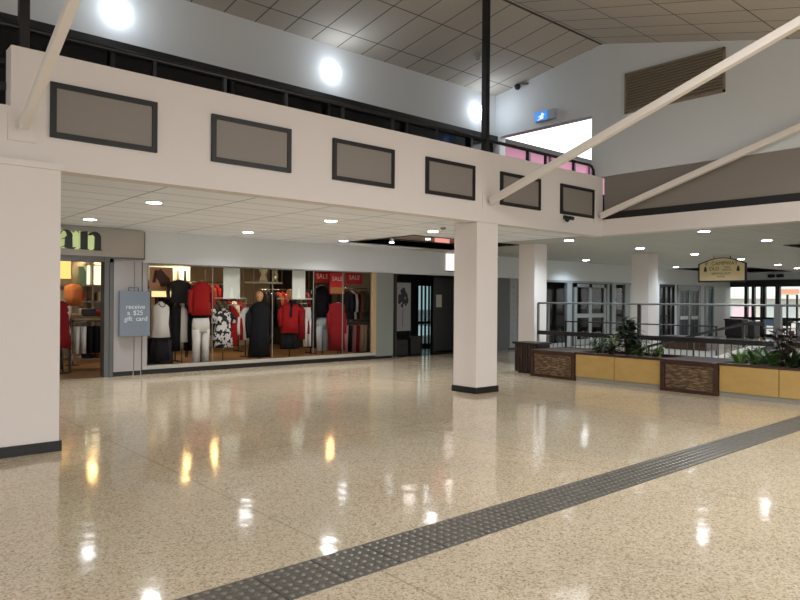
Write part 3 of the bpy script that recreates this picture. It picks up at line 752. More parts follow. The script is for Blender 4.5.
# lit accessory wall deep behind the charcoal top
t = thing('light_box', 'pale lit accessory panel glowing above the charcoal hanging top', 'light box', (6.7,16.55,1.8))
MB().box(6.25,7.35,16.5,16.6,1.78,2.32).build('housing', mat('accessory_frame', (160,156,146), .5), t)
MB().box(6.28,7.32,16.49,16.5,1.95,2.29).build('lit_face', mat('accessory_glow', (236,240,214), .5, emit=(228,234,196), es=.9), t)
MB().box(6.3,6.34,16.5,16.6,0,1.78).box(7.26,7.3,16.5,16.6,0,1.78).build('stand', BLK2, t)
for i, (m, n) in enumerate(((RUST,'rust'),(GRY,'charcoal'),(DRED,'dark red'),(BEI,'beige'),(OLV,'olive'))):
    x = 6.42+i*.19
    o = MB().loft([(x,16.44,1.75,.045,.02),(x,16.44,2.0,.035,.018),(x,16.44,2.2,.03,.015)],14,.2,4).build('hanging_scarf', m, None); tag(o, n+' scarf hanging in front of the pale lit accessory panel', 'scarf', 'scarves on the lit accessory panel')
# black cabinet
t = thing('cabinet', 'low black cabinet on the display floor below the white top', 'cabinet', (5.62,14.35,0))
MB().box(5.33,5.95,14.2,14.6,.06,.64).build('body', BLK, t, .01)
MB().box(5.31,5.97,14.18,14.62,.64,.67).build('top', mat('cabinet_top', (52,48,42), .4), t)
for k in range(2):
    d = MB().box(5.36,5.92,14.185,14.2,.1+k*.27,.35+k*.27).build('drawer', BLK2, t)
    MB().tube([(5.57,14.175,.23+k*.27),(5.71,14.175,.23+k*.27)],.008,8).build('handle', CHROME, d)
MB().box(5.37,5.91,14.24,14.56,0,.06).build('plinth', BLACK, t)
# rack at the right end: two tiers
t = thing('clothes_rack', 'two-tier clothes rack packed with garments at the right end of the window', 'clothes rack', (11.2,14.6,0))
for z in (1.80,.92): MB().tube([(10.68,14.6,z),(11.66,14.6,z)],.014,8).build('bar', CHROME, t)
for x in (10.70,11.64): MB().tube([(x,14.6,0),(x,14.6,1.86)],.016,8).build('upright', BLK2, t)
for x in (10.70,11.64): MB().box(x-.02,x+.02,14.35,14.85,0,.03).build('foot', BLK2, t)
ur = [(10.78,BLK,'black garment first from left'),(10.87,NAVY,'navy garment second from left'),(10.96,BLK,'black garment just before the white one'),(11.05,WHT,'white garment'),(11.14,NAVY,'navy garment just after the white one'),(11.23,RUST,'rust garment'),(11.33,OLV,'olive garment next to the rust one'),(11.43,GRY,'charcoal garment next to the end one'),(11.53,OLV,'olive garment at the end by the tan post')]
for x, m, l in ur: hang(x,14.6,1.80,.98,.44,m,l+', upper bar of the two-tier rack','garments on the upper bar','top',True,.045)
lr = [(10.80,PINKF,'dusty pink trousers first from left'),(10.94,BLK,'black trousers second from left'),(11.07,PINKF,'dusty pink trousers beside the dark red pair'),(11.19,DRED,'dark red trousers'),(11.32,BEI,'beige trousers next after the dark red pair'),(11.44,BEI,'beige trousers next to the charcoal end pair'),(11.55,GRY,'charcoal trousers at the end by the tan post')]
for x, m, l in lr: hang(x,14.6,.92,.1,.42,m,l+', lower bar of the two-tier rack','trousers on the lower bar','trousers',True,.055)

# racks deeper in the shop
def back_rack(x0,x1,y,z,mats,label,gl,z0):
    gg = 'garments on the '+label
    t = thing('clothes_rack', label, 'clothes rack', ((x0+x1)/2,y,0))
    MB().tube([(x0,y,z),(x1,y,z)],.014,8).build('bar', CHROME, t)
    for x in (x0+.02,x1-.02):
        MB().tube([(x,y,0),(x,y,z)],.016,8).build('upright', BLK2, t)
        MB().box(x-.02,x+.02,y-.25,y+.25,0,.03).build('foot', BLK2, t)
    k = int((x1-x0-.1)/.145)
    ORD = ['first','second','third','fourth','fifth','sixth','seventh','eighth','ninth','tenth','eleventh','twelfth','thirteenth','fourteenth','fifteenth','sixteenth']
    for i in range(k):
        m, cn = mats[(i*5+i//3)%len(mats)]
        hang(x0+.1+i*.145,y,z,z0,.44,m,gl%(cn,ORD[i]),gg,'top',True,.055)
PAL = [(BLK,'black'),(RED,'red'),(GRY,'charcoal'),(WHT,'white'),(NAVY,'navy'),(BLK,'black'),(RUST,'rust'),(OLV,'olive'),(DRED,'dark red'),(BLK,'black')]
back_rack(6.6,8.5,15.7,1.5,PAL,'clothes rack behind the patterned dress and black coat','%s garment, %s from the entrance end of the rack behind the black coat',.6)
back_rack(8.9,10.5,15.7,1.75,PAL,'clothes rack behind the red tops and sale posters','%s garment, %s from the entrance end of the rack behind the sale posters',.75)
back_rack(6.9,9.3,17.6,1.95,PAL[::-1],'far clothes rack deep inside the shop behind the shelves','%s garment, %s from the entrance end of the deepest shop rack',1.0)
# tall wall shelving at the back
PRC = [((196,60,50),'red'),((214,176,110),'mustard'),((222,214,196),'cream'),((72,84,100),'blue'),((182,120,84),'tan'),((60,60,60),'black')]
PM = [(mat('goods_'+n, c, .6), n) for c, n in PRC]
t = thing('shelving_unit', 'lit wall shelving seen through the entrance above the clothes table', 'shelving', (5.1,17.3,0))
for z in (.5,1.0,1.42,1.80): MB().box(4.3,5.95,17.1,17.5,z-.03,z).build('shelf', SHW, t)
MB().box(4.3,5.95,17.5,17.53,0,2.45).build('back_panel', CREAMW, t)
for x in (4.28,5.15,5.95): MB().box(x,x+.03,17.1,17.5,0,2.45).build('side_panel', SHW, t)
t = thing('light_box', 'bright cream light box standing on the top shelf right of the teal fabric', 'light box', (5.42,17.35,1.80))
MB().box(5.06,5.85,17.3,17.42,1.80,2.30).build('housing', mat('lightbox_frame', (200,190,170), .5), t)
MB().box(5.08,5.83,17.295,17.3,1.82,2.28).build('lit_face', mat('lightbox_face', (255,244,206), .5, emit=(255,240,200), es=1.3), t)
t = thing('light_box', 'warm orange light box on the top shelf near the white pillar', 'light box', (4.5,17.35,1.80))
MB().box(4.33,4.74,17.3,17.42,1.80,2.42).build('housing', MATS['lightbox_frame'], t)
MB().box(4.35,4.72,17.295,17.3,1.95,2.40).build('lit_face', mat('lightbox_warm', (255,214,140), .5, emit=(255,206,120), es=1.2), t)
t = thing('fabric_roll', 'upright teal fabric roll on the top shelf between the light boxes', 'fabric', (4.98,17.28,1.80))
MB().lathe([(.08,1.80),(.085,1.9),(.08,2.1),(.085,2.24),(.03,2.245)],(4.97,17.27,0),16).build('roll', mat('teal_fabric', (168,226,214), .7), t)
k = 0
for z in (.5,1.0,1.42):
    for i in range(5):
        m, cn = PM[(k*7+i*2)%len(PM)]; x = 4.45+i*.16+ (.12 if i > 2 else 0) + (.2 if i>3 else 0)
        x = [4.42,4.62,4.86,5.3,5.6][i]
        o = MB().box(x,x+.14,17.14,17.34,z,z+[.22,.16,.25,.18,.2][(i+k)%5]).build('stacked_box', m, None, .008)
        tag(o, '%s box on the %s shelf of the lit shelving, %s' % (cn, {.5:'lowest',1.0:'middle',1.42:'third'}[z], ['at the far left','second from left','left of the divider','right of the divider','near the right end'][i]), 'box', 'boxes on the lit shelving')
    k += 1
# clothes table just inside the entrance
t = thing('clothes_table', 'display table with a hanging bar just inside the shop entrance', 'table', (4.35,14.95,0))
TW = mat('table_wood', (120,92,66), .5)
MB().box(3.95,4.85,14.6,15.3,1.08,1.12).build('tabletop', TW, t)
for x in (3.99,4.81):
    for y in (14.64,15.26): MB().box(x-.02,x+.02,y-.02,y+.02,0,1.08).build('leg', BLK2, t)
MB().box(3.99,4.81,14.64,15.26,.22,.25).build('lower_shelf', TW, t)
MB().tube([(3.99,14.7,1.02),(4.81,14.7,1.02)],.012,8).build('bar', CHROME, t)
for x, m, l in ((4.12,WHT,'white trousers, left'),(4.25,WHT,'white trousers, second'),(4.38,BLK,'black trousers, left of the pair'),(4.5,BLK,'black trousers, right of the pair'),(4.62,BLK,'black trousers, third'),(4.73,BEI,'beige trousers, right end')):
    hang(x,14.7,1.02,.36,.36,m,l+', hanging under the entrance table','trousers under the entrance table','trousers',True,.055)
for i, (x,y,m,l) in enumerate(((4.12,14.8,BEI,'folded beige knit on the entrance table, left'),(4.38,14.78,GRY,'folded charcoal knit on the entrance table, middle'),(4.66,14.8,RED,'folded red knit on the entrance table, right'),(4.14,15.1,RUST,'folded rust knit on the entrance table, rear left'),(4.42,15.1,WHT,'folded white knit on the entrance table, rear middle'),(4.68,15.1,DRED,'folded dark red knit on the entrance table, rear right'))):
    o = MB().box(x-.11,x+.11,y-.13,y+.13,1.12,1.17+.05*((i*2)%3)).build('folded_knit', m, None, .02); tag(o, l, 'garment', 'folded knits on the entrance table')
for i, (x,m,l) in enumerate(((4.15,BEI,'left'),(4.4,NAVY,'middle'),(4.65,RUST,'right'))):
    o = MB().box(x-.1,x+.1,14.75,15.05,.25,.33).build('folded_knit', m, None, .02); tag(o, {'left':'folded beige garment','middle':'folded navy garment','right':'folded rust garment'}[l]+' on the low shelf of the entrance table', 'garment', 'folded knits on the low shelf')
t = mannequin(3.82,14.5,'headless mannequin in a dark red dress just right of the left pillar',neck=1.42)
put(t,'dress',MB().loft([(3.80,14.5,.5,.17,.14),(3.80,14.5,.8,.15,.12),(3.80,14.5,1.05,.13,.1),(3.80,14.5,1.25,.15,.1),(3.80,14.5,1.36,.12,.08),(3.80,14.5,1.43,.05,.05)],28,.13,7),DRED)
t = mannequin(4.42,16.0,'headless mannequin in a bright orange top behind the entrance table',neck=1.74)
put(t,'top',shirt(4.42,16.0,1.32,1.80,.38,.125),mat('fabric_orange', (226,140,84), .8))

# ------------------------------------------------------------------ dark shop to the right of the clothes shop
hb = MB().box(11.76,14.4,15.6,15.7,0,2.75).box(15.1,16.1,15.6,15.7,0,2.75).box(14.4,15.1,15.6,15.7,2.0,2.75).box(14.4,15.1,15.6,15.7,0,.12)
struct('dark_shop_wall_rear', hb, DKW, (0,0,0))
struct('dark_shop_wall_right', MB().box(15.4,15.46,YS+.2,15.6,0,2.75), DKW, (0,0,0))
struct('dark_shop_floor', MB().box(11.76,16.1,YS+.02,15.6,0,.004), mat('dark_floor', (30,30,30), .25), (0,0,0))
W = sempty('window_4', (14.75,15.6,.12))
MB().box(14.44,15.06,15.63,15.64,.12,2.0).build('pane', glass_mat('teal_glass', tint=(158,174,176)), W)
b = MB()
for x in (14.4,14.58,14.74,14.9,15.065): b.box(x,x+.035,15.6,15.66,.12,2.0)
b.box(14.4,15.1,15.6,15.66,.75,.83).box(14.4,15.1,15.6,15.66,1.95,2.0); b.build('window_frame', BLK2, W)
t = thing('picture_panel', 'tall pale panel with a black tree-like print inside the dark shop', 'picture', (12.45,14.1,.0))
MB().box(12.15,12.75,14.1,14.13,.64,1.98).build('panel', mat('print_grey', (150,148,150), .5), t)
b = MB().bar((12.45,14.097,.75),(12.46,14.097,1.5),.012,.004,(0,1,0))
random.seed(3)
for i in range(26):
    a = random.uniform(0,2*PI); rr = random.uniform(0,.19); cx, cz = 12.46+rr*math.cos(a)*.9, 1.56+rr*math.sin(a)*1.25
    rad = random.uniform(.03,.07); b.prism([(cx+rad*math.cos(q*PI/4), cz+rad*1.2*math.sin(q*PI/4)) for q in range(8)],'y',14.0975-.0004*i*.1,14.0995)
b.build('tree_print', mat('print_black', (34,34,38), .5), t)
for x in (12.18,12.72): MB().box(x-.02,x+.02,14.1,14.14,0,.64).build('leg', BLK2, t)
for x0,x1,y,h,l in ((11.9,12.35,13.75,.42,'lower black crate in front of the tree print panel'),(12.55,12.95,13.85,.5,'taller black crate in front of the tree print panel')):
    t = thing('crate', l, 'crate', ((x0+x1)/2,y,0)); MB().box(x0,x1,y,y+.2,0,h).build('body', mat('crate_dark', (38,36,36), .6), t, .02); MB().box(x0+.08,x1-.08,y-.012,y,h*.6,h*.72).build('grip', BLACK, t)
D3 = sempty('door_2', (13.95,13.98,0))
MB().box(13.53,14.36,13.98,14.03,.04,2.12).build('door_leaf', mat('dark_door', (50,51,52), .5), D3)
MB().box(13.48,13.53,13.95,14.06,0,2.19).box(13.48,14.36,13.95,14.06,2.12,2.19).build('door_frame', BLK2, D3)
t = thing('wall_notice', 'small white notice on the dark door left of the central column', 'notice', (13.72,13.97,1.3))
MB().box(13.62,13.84,13.965,13.979,1.3,1.66).build('sheet', mat('notice_white', (186,180,170), .6), t)
t = thing('wall_light_box_sign', 'bright white lit panel on the fascia left of the central column', 'light box', (13.6,YS,2.33))
MB().box(13.33,13.85,YS-.05,YS,2.33,2.79).build('lit_face', mat('lit_white', (255,240,236), .5, emit=(255,236,228), es=1.1), t)
MB().box(13.31,13.87,YS-.03,YS,2.31,2.33).build('bottom_edge', BLK2, t)
t = thing('wall_light_box_sign', 'pink lit panel inside the dark ceiling recess left of the central column', 'light box', (12.45,12.5,2.97))
MB().box(12.12,12.63,12.47,12.50,2.97,3.3).build('lit_face', mat('lit_pink', (240,170,160), .5, emit=(240,165,155), es=.75), t)
MB().box(12.10,12.65,12.48,12.507,2.95,2.97).build('bottom_edge', BLK2, t)
# grey lockers and plain wall further along
struct('slate_wall', MB().box(14.36,16.1,YS+.05,YS+.2,0,2.2), mat('slate_wall', (92,94,96), .6), (0,0,0))
t = thing('locker_bank', 'grey louvre-dotted locker doors between the two nearest columns', 'lockers', (16.5,13.35,0))
LG = mat('locker_grey', (140,142,142), .45)
MB().box(16.12,16.88,YS+.05,YS+.4,0.06,2.19).build('carcass', LG, t)
for i in range(2):
    d = MB().box(16.14+i*.37,16.49+i*.37,YS+.03,YS+.05,.1,2.16).build('door', LG, t)
    b = MB()
    for k in range(9): b.lathe([(.02,YS+.03),(.018,YS+.022)],(16.31+i*.37,0,.25+k*.21),10,'y')
    b.build('dots', STEEL, d)
MB().box(16.14,16.86,YS+.08,YS+.38,0,.06).build('plinth', BLACK, t)

# ------------------------------------------------------------------ glazed shopfronts along the right part of the wall
def fill(x0,x1,m=WALLC): return MB().box(x0,x1,YS,YS+.2,0,2.2)
for i, (a, c) in enumerate(((23.05,25.2),(26.4,26.62),(28.72,29.1),(29.95,31.7))): struct('pier_wall', fill(a,c), WALLC, (0,0,0))
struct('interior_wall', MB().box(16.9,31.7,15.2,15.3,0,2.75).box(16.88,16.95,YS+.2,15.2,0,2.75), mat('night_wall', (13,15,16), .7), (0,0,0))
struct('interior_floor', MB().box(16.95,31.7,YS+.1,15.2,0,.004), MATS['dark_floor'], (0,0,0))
W = sempty('window_5', (20,YS,0))
b = MB().box(16.9,23.05,YS-.02,YS+.08,2.12,2.19).box(16.9,19.2,YS-.02,YS+.08,0,.12).box(21.42,23.05,YS-.02,YS+.08,0,.12)
for x0,x1 in ((16.9,16.98),(19.02,19.3),(21.42,21.58),(21.76,22.0),(22.64,22.96)): b.box(x0,x1,YS-.03,YS+.09,0,2.19)
b.build('window_frame', ALU, W)
for x0,x1 in ((16.98,19.02),(21.58,21.76),(22.0,22.64)): MB().box(x0,x1,YS+.03,YS+.04,.12,2.12).build('pane', GLASS, W)
D = sempty('door_3', (19.95,YS,0))
b = MB()
for x0,x1 in ((19.46,19.62),(20.33,20.5),(21.26,21.4)): b.box(x0,x1,YS-.01,YS+.05,.02,2.1)
b.box(19.46,21.4,YS-.01,YS+.05,1.98,2.1).box(19.62,21.26,YS-.005,YS+.045,.94,1.08).box(19.62,21.26,YS-.005,YS+.045,.02,.2)
b.build('door_frame', ALU, D)
for x0,x1 in ((19.62,20.33),(20.5,21.26)): MB().box(x0,x1,YS+.02,YS+.03,.2,1.98).build('pane', GLASS, D)
W = sempty('window_6', (25.8,YS,0))
b = MB().box(25.2,26.4,YS-.02,YS+.06,2.1,2.2).box(25.2,26.4,YS-.02,YS+.06,0,.12)
for x in (25.2,25.62,26.02,26.36): b.box(x,x+.04,YS-.02,YS+.06,.1,2.2)
b.build('window_frame', BLK2, W); MB().box(25.24,26.36,YS+.03,YS+.04,.12,2.1).build('pane', GLASS, W)
D = sempty('door_4', (27.7,YS,0))
FROST = mat('frosted_pane', (66,74,78), .3)
b = MB()
for x0,x1 in ((26.62,26.8),(27.6,27.74),(28.5,28.7)): b.box(x0,x1,YS-.03,YS+.06,0,2.05)
b.box(26.62,28.7,YS-.03,YS+.06,1.98,2.2); b.build('door_frame', ALU, D)
for x0,x1 in ((26.8,27.6),(27.74,28.5)):
    l = MB().box(x0+.01,x1-.01,YS,YS+.04,.02,1.98).build('door_leaf', FROST, D)
    MB().box(x0+.3,x0+.36,YS-.004,YS,.1,1.9).box(x1-.2,x1-.14,YS-.004,YS,.1,1.9).build('dark_strip', BLK2, l)
    MB().box(x0+.08,x1-.08,YS-.05,YS-.01,.78,.92).build('push_bar', mat('push_bar', (190,196,198), .3), l)
W = sempty('window_7', (29.5,YS,0))
b = MB().box(29.1,29.4,YS-.03,YS+.06,0,2.19).box(29.88,29.95,YS-.03,YS+.06,0,2.19).box(29.4,29.9,YS-.03,YS+.06,2.1,2.19); b.build('window_frame', ALU, W)
MB().box(29.4,29.88,YS+.02,YS+.03,0.02,2.1).build('pane', mat('teal_pane', (70,96,100), .2), W)
struct('hall_blocker_wall', MB().box(XG+.1,31.7+.2,-9.2,-9,0,ZC+.3), WALLC, (0,0,0))  # unseen wall added to keep side daylight off the far columns
# ------------------------------------------------------------------ entrance facade at the far right
XE = 31.7
struct('facade_wall', MB().box(XE,XE+.2,-9,YS+.2,2.5,ZC+.3), WALLC, (0,0,0))
struct('wall_entrance_corner', MB().box(XE-.05,XE+.2,12.72,YS+.1,0,2.5), WALLC, (0,0,0)) if False else None
W = sempty('window_8', (XE,8,0))
b = MB().box(XE-.06,XE+.14,-9,YS,2.2,2.5).box(XE-.04,XE+.1,-9,YS,.73,.86).box(XE-.03,XE+.1,-9,YS,0,.12)
for y0,y1 in ((12.55,12.68),(12.25,12.37),(11.80,11.90),(11.93,12.0),(11.21,11.39),(9.6,9.78),(8.2,8.34),(6.7,6.84),(5.2,5.36),(3.6,3.75)): b.box(XE-.06,XE+.12,y0,y1,0,2.2)
for y in (10.93,10.55,10.1): b.box(XE-.02,XE+.08,y-.03,y+.03,0,1.85)
b.build('window_frame', BLK2, W)
ys = [13.25,12.68,12.37,12.0,11.39,9.78,8.34,6.84,5.36,3.75,2.0]
for a, c in zip(ys, ys[1:]): MB().box(XE+.02,XE+.03,c,a,.12,2.2).build('pane', GLASS, W)
for y, l in ((11.55,'left one of two small dark speakers above the entrance beam'), (11.2,'right one of two small dark speakers above the entrance beam')):
    t = thing('wall_speaker', l, 'speaker', (XE,y,2.60)); MB().box(XE-.14,XE,y-.13,y+.13,2.60,2.74).build('cabinet', BLK2, t, .01)
    MB().lathe([(.07,XE-.14),(.06,XE-.147)],(0,y,2.65),16,'x').build('speaker_cone', DARK, t)
# outside
t = thing('building', 'pale building across the street seen through the entrance glazing', 'building', (47,15,-.05))
MB().box(46,52,2,30,-.05,1.75).build('wall', mat('pale_render', (225,222,212), .8), t)
MB().box(45.2,46,2,30,1.75,1.95).build('awning', mat('pale_awning', (212,222,214), .7), t)
MB().box(46,52,2,30,1.95,4.2).build('upper_wall', mat('pale_upper', (214,228,222), .8), t)
MB().box(45.9,46,15.2,16.3,2.06,2.36).build('orange_sign', mat('orange_sign', (226,140,112), .6), t)
for i in range(7): MB().box(45.97,46,5+i*3.4,7+i*3.4,.3,1.5).build('window', mat('street_glass', (196,210,208), .2), t)
t = thing('hoarding', 'pink hoarding board standing outside the left end of the entrance', 'board', (42,16.9,-.05))
MB().box(42,42.1,16.4,17.5,.55,1.2).build('board', mat('hoarding_pink', (238,196,206), .6), t)
for y in (16.5,17.4): MB().box(42,42.08,y-.04,y+.04,-.05,.6).build('leg', BLK2, t)
# furniture in front of the entrance
def counter(x0,x1,y0,y1,h,l):
    t = thing('bench_cabinet', l, 'cabinet', ((x0+x1)/2,(y0+y1)/2,0))
    MB().box(x0,x1,y0,y1,.08,h-.05).build('body', mat('cabinet_char', (44,42,42), .5), t, .01)
    MB().box(x0-.03,x1+.03,y0-.03,y1+.03,h-.05,h).build('top', BLK2, t)
    MB().box(x0+.04,x1-.04,y0+.04,y1-.04,0,.08).build('plinth', BLACK, t)
counter(29.7,30.3,12.0,12.7,.80,'low dark cabinet standing at the left end of the entrance')
counter(29.6,30.2,11.45,11.72,.72,'narrow dark cabinet standing in front of the entrance mullions')
def chair(x,y,a,l,m):
    t = thing('cafe_chair', l, 'chair', (x,y,0), 'chairs by the entrance')
    c, s = math.cos(a), math.sin(a)
    def P(u,v,z): return (x+u*c-v*s, y+u*s+v*c, z)
    MB().bar(P(0,-.21,.45),P(0,.21,.45),.42,.04).build('seat', m, t)
    MB().bar(P(.2,-.2,.68),P(.2,.2,.68),.03,.26).build('backrest', m, t)
    for u,v in ((-.18,-.18),(-.18,.18),(.2,-.18),(.2,.18)):
        MB().bar(P(u,v,0),P(u,v,.8 if u>0 else .45),.03).build('leg', BLK2, t)
chair(29.8,10.95,.4,'blue-grey cafe chair left of the dark chair at the entrance',mat('chair_blue',(96,116,140),.5))
chair(29.9,10.45,-.3,'dark cafe chair behind the thick railing post at the entrance',mat('chair_dark',(40,38,40),.5))
t = thing('cafe_table', 'round dark cafe table by the entrance glazing', 'table', (29.4,9.7,0))
MB().lathe([(.38,.70),(.38,.73)],(29.4,9.7,0),24).build('tabletop', BLK2, t); MB().tube([(29.4,9.7,.01),(29.4,9.7,.70)],.035).build('stem', STEEL, t); MB().lathe([(.25,0),(.25,.015),(.05,.03)],(29.4,9.7,0),24).build('base', BLK2, t)

# ------------------------------------------------------------------ planters and stone-faced ends
XP = 10.95
KICK = mat('kick_grey', (138,134,124), .4)
SOIL = mat('soil', (44,32,24), .9, bump=(30,.6), var=(9,.3))
def planter(y0,y1,joints,l):
    t = thing('planter', l, 'planter', (11.45,(y0+y1)/2,0))
    ed = [y0]+joints+[y1]
    for a, c in zip(ed, ed[1:]): MB().box(XP,XP+.03,a+.006,c-.006,.085,.50).build('panel', HONEY, t)
    b = MB().box(XP+.03,XP+.05,y0,y1,.07,.5); b.box(11.86,11.9,y0,y1,.0,.5).build('inner_shell', mat('planter_core', (60,44,30), .7), t)
    MB().box(XP-.012,XP+.07,y0,y1,.50,.54).box(11.84,11.92,y0,y1,.50,.54).build('rim', DWOOD, t, .004)
    MB().box(XP+.02,11.86,y0,y1,0,.085).build('kick_plinth', KICK, t)
    MB().box(XP+.05,11.86,y0,y1,.09,.49).build('soil', SOIL, t)
planter(5.745,7.45,[6.63],'honey veneer planter with bushy plants between the two stone-faced ends')
planter(-2.0,4.765,[.3,1.2,2.1,3.0,3.88],'honey veneer planter holding strap leaved plants, running out of the photo')
def stone_mat():
    m = bpy.data.materials.new('ledger_stone'); m.use_nodes = True; nt = m.node_tree; N = nt.nodes; L = nt.links.new; b = N['Principled BSDF']
    tc = N.new('ShaderNodeTexCoord'); mp = N.new('ShaderNodeMapping'); mp.inputs['Scale'].default_value = (3,9,55); L(tc.outputs['Object'], mp.inputs['Vector'])
    n = N.new('ShaderNodeTexNoise'); n.inputs['Scale'].default_value = 1; n.inputs['Detail'].default_value = 4; L(mp.outputs['Vector'], n.inputs['Vector'])
    r = N.new('ShaderNodeValToRGB'); e = r.color_ramp.elements; e[0].position=.3; e[0].color=(*lin((44,34,26)),1); e[1].position=.7; e[1].color=(*lin((150,120,84)),1)
    k = e.new(.5); k.color = (*lin((88,68,48)),1)
    L(n.outputs['Fac'], r.inputs['Fac']); L(r.outputs['Color'], b.inputs['Base Color']); b.inputs['Roughness'].default_value = .6
    return m
STONE = stone_mat()
def stone_end(y0,y1,l):
    t = thing('stone_bench', l, 'bench', (11.4,(y0+y1)/2,0)); x = 10.915
    b = MB(); w = .075
    b.box(x,x+.08,y0,y0+w,0.0,.50).box(x,x+.08,y1-w,y1,0.0,.50).box(x,x+.08,y0+w,y1-w,0.0,.055).box(x,x+.08,y0+w,y1-w,.455,.50)
    b.build('frame', DWOOD, t)
    MB().box(x+.08,11.92,y0+.004,y1-.004,0,.50).build('body', DWOOD, t)
    MB().box(x-.015,11.94,y0-.0,y1+.0,.50,.535).build('top', DWOOD, t, .006)
    b = MB(); random.seed(int(y0*10)); z = .058
    while z < .445:
        h = min(random.uniform(.022,.05), .452-z); y = y0+w+.004
        while y < y1-w-.01:
            ln = min(random.uniform(.08,.28), y1-w-.004-y); b.box(x+.03-random.uniform(0,.018),x+.078,y,y+ln-.004,z,z+h-.003); y += ln
        z += h
    b.build('stone_facing', STONE, t)
stone_end(7.455,8.48,'stone-faced timber end unit beside the dark slatted box')
stone_end(4.77,5.74,'stone-faced timber end unit between the two honey veneer planters')
t = thing('slatted_box', 'dark brown slatted timber box beside a stone-faced end unit and column', 'bin cabinet', (11.45,8.85,0))
MB().box(11.23,11.66,8.57,9.12,.03,.60).build('body', mat('box_core', (30,18,15), .6), t)
b = MB()
for i in range(8): b.box(11.205,11.23,8.58+i*.0685,8.63+i*.0685,.03,.60)
for i in range(6): b.box(11.24+i*.071,11.29+i*.071,8.545,8.57,.03,.60)
for i in range(6): b.box(11.24+i*.071,11.29+i*.071,9.12,9.145,.03,.60)
b.build('slats', TIMBER, t)
MB().box(11.18,11.70,8.53,9.165,.60,.64).build('top', mat('box_top', (26,22,21), .4), t, .005)
MB().box(11.27,11.62,8.6,9.08,0,.03).build('plinth', BLACK, t)

# plants ------------------------------------------------------------
def lmat(n, c, r=.4): return mat('leaf_'+n, c, r, var=(6,.25))
LD = lmat('dark', (32,44,28)); LG_ = lmat('green', (62,96,44)); LP = lmat('pale', (150,164,120)); LY = lmat('lime', (96,126,58)); LP2 = lmat('purple', (44,30,30))
def bushy(x,y,h,r,m,label,seed,n=90,lw=.06,group=None):
    random.seed(seed); t = thing('potted_shrub', label, 'plant', (x,y,.48), group)
    s = MB(); stems = []
    for i in range(7):
        a = random.uniform(0,2*PI); e = Vector((x+r*.6*math.cos(a), y+r*.6*math.sin(a), .49+h*random.uniform(.55,.95)))
        s.tube([(x+.02*math.cos(a),y+.02*math.sin(a),.47),((x+e.x)/2+.02*math.sin(a),(y+e.y)/2,.49+h*.4),e],[.01,.008,.005],6); stems.append(e)
    s.build('stems', mat('stem_brown', (70,56,40), .7), t)
    b = MB()
    for i in range(n):
        e = random.choice(stems); k = random.uniform(.35,1.05); p = Vector((x,y,.49)).lerp(e,k)+Vector([random.uniform(-.04,.04) for _ in range(3)])
        p.z = max(p.z,.53)
        a = random.uniform(0,2*PI); b.leaf(p,(math.cos(a),math.sin(a),random.uniform(-.1,.7)),random.uniform(.8,1.4)*lw*2,lw,.5)
    b.build('foliage', m, t)
def strappy(x,y,h,m,label,seed,n=26,w=.045,spread=.6,group=None):
    random.seed(seed); b = MB()
    for i in range(n):
        a = random.uniform(0,2*PI); el = random.uniform(.5,2.0)
        b.leaf((x+.03*math.cos(a),y+.03*math.sin(a),.485),(math.cos(a)*spread,math.sin(a)*spread,el*.8),h*random.uniform(.75,1.15),w*random.uniform(.7,1.2),.75,6)
    o = b.build('strap_leaf_plant', m); tag(o, label, 'plant', group); return o
bushy(11.42,6.66,.76,.26,LD,'tall dark leaved shrub standing above the other shrubs in the bushy planter',1,170,.095)
bushy(11.4,6.97,.45,.2,LP,'pale variegated shrub beside the tall dark one',2,130,.06)
bushy(11.4,7.22,.36,.2,LG_,'low green shrub in the planter next to the far stone-faced end',3,140,.055)
bushy(11.4,6.38,.33,.19,LG_,'low green shrub between the tall dark one and the lime one',4,140,.05)
bushy(11.4,6.08,.26,.16,LY,'small lime green shrub beside the middle stone-faced end',5,100,.045)
bushy(11.2,6.85,.22,.16,LD,'low dark shrub in front of the pale variegated one',6,100,.05)
strappy(11.38,4.62,.34,LY,'small lime strap leaved plant beside the stone-faced end unit',11,26)
strappy(11.42,4.38,.44,LG_,'green strap leaved plant, second from the stone-faced end unit',12,30)
strappy(11.36,4.12,.5,LG_,'fuller green strap leaved plant left of the dark broad leaved one',13,34)
bushy(11.55,4.02,.68,.22,LP2,'dark purple broad leaved plant in front of the thick railing post',14,70,.10)
strappy(11.3,3.82,.46,LD,'dark strap leaved plant near the right edge',15,32,.06)
strappy(11.5,3.55,.75,LP,'tall pale arching plant at the right edge of the photo',16,26,.07,.9)
strappy(11.25,3.5,.36,LY,'low lime plant at the very right edge of the planter',17,28)

# ------------------------------------------------------------------ railing round the stair void
RAILM = mat('rail_grey', (116,120,122), .4, .2); RDARK = mat('rail_dark', (34,32,34), .4)
XR = 12.5
t = thing('void_railing', 'tall grey and black railing standing behind the planters', 'railing', (XR,4.5,0))
MB().tube([(XR,9.5,1.455),(XR,-2,1.455)],.02,10).build('top_rail', RAILM, t)
MB().box(XR-.03,XR+.03,-2,9.5,.745,.835).build('middle_rail', RDARK, t)
MB().box(XR-.02,XR+.02,-2,9.5,.12,.16).build('bottom_rail', RDARK, t)
b = MB(); 
i = 0
for i in range(96): b.box(XR-.007,XR+.007,9.2-i*.117-.007,9.2-i*.117+.007,.16,.745)
o = b.build('balusters', RDARK, t)
for y, w, m in ((9.5,.022,RAILM),(9.22,.02,RAILM),(7.02,.03,RDARK),(4.45,.055,RAILM),(2.0,.03,RDARK),(-.4,.03,RDARK)):
    MB().box(XR-w/2-.01,XR+w/2+.01,y-w,y+w,0,1.45).build('post', m, t)
t = thing('far_railing', 'dark railing on the far side of the stair opening', 'railing', (17,9.7,0))
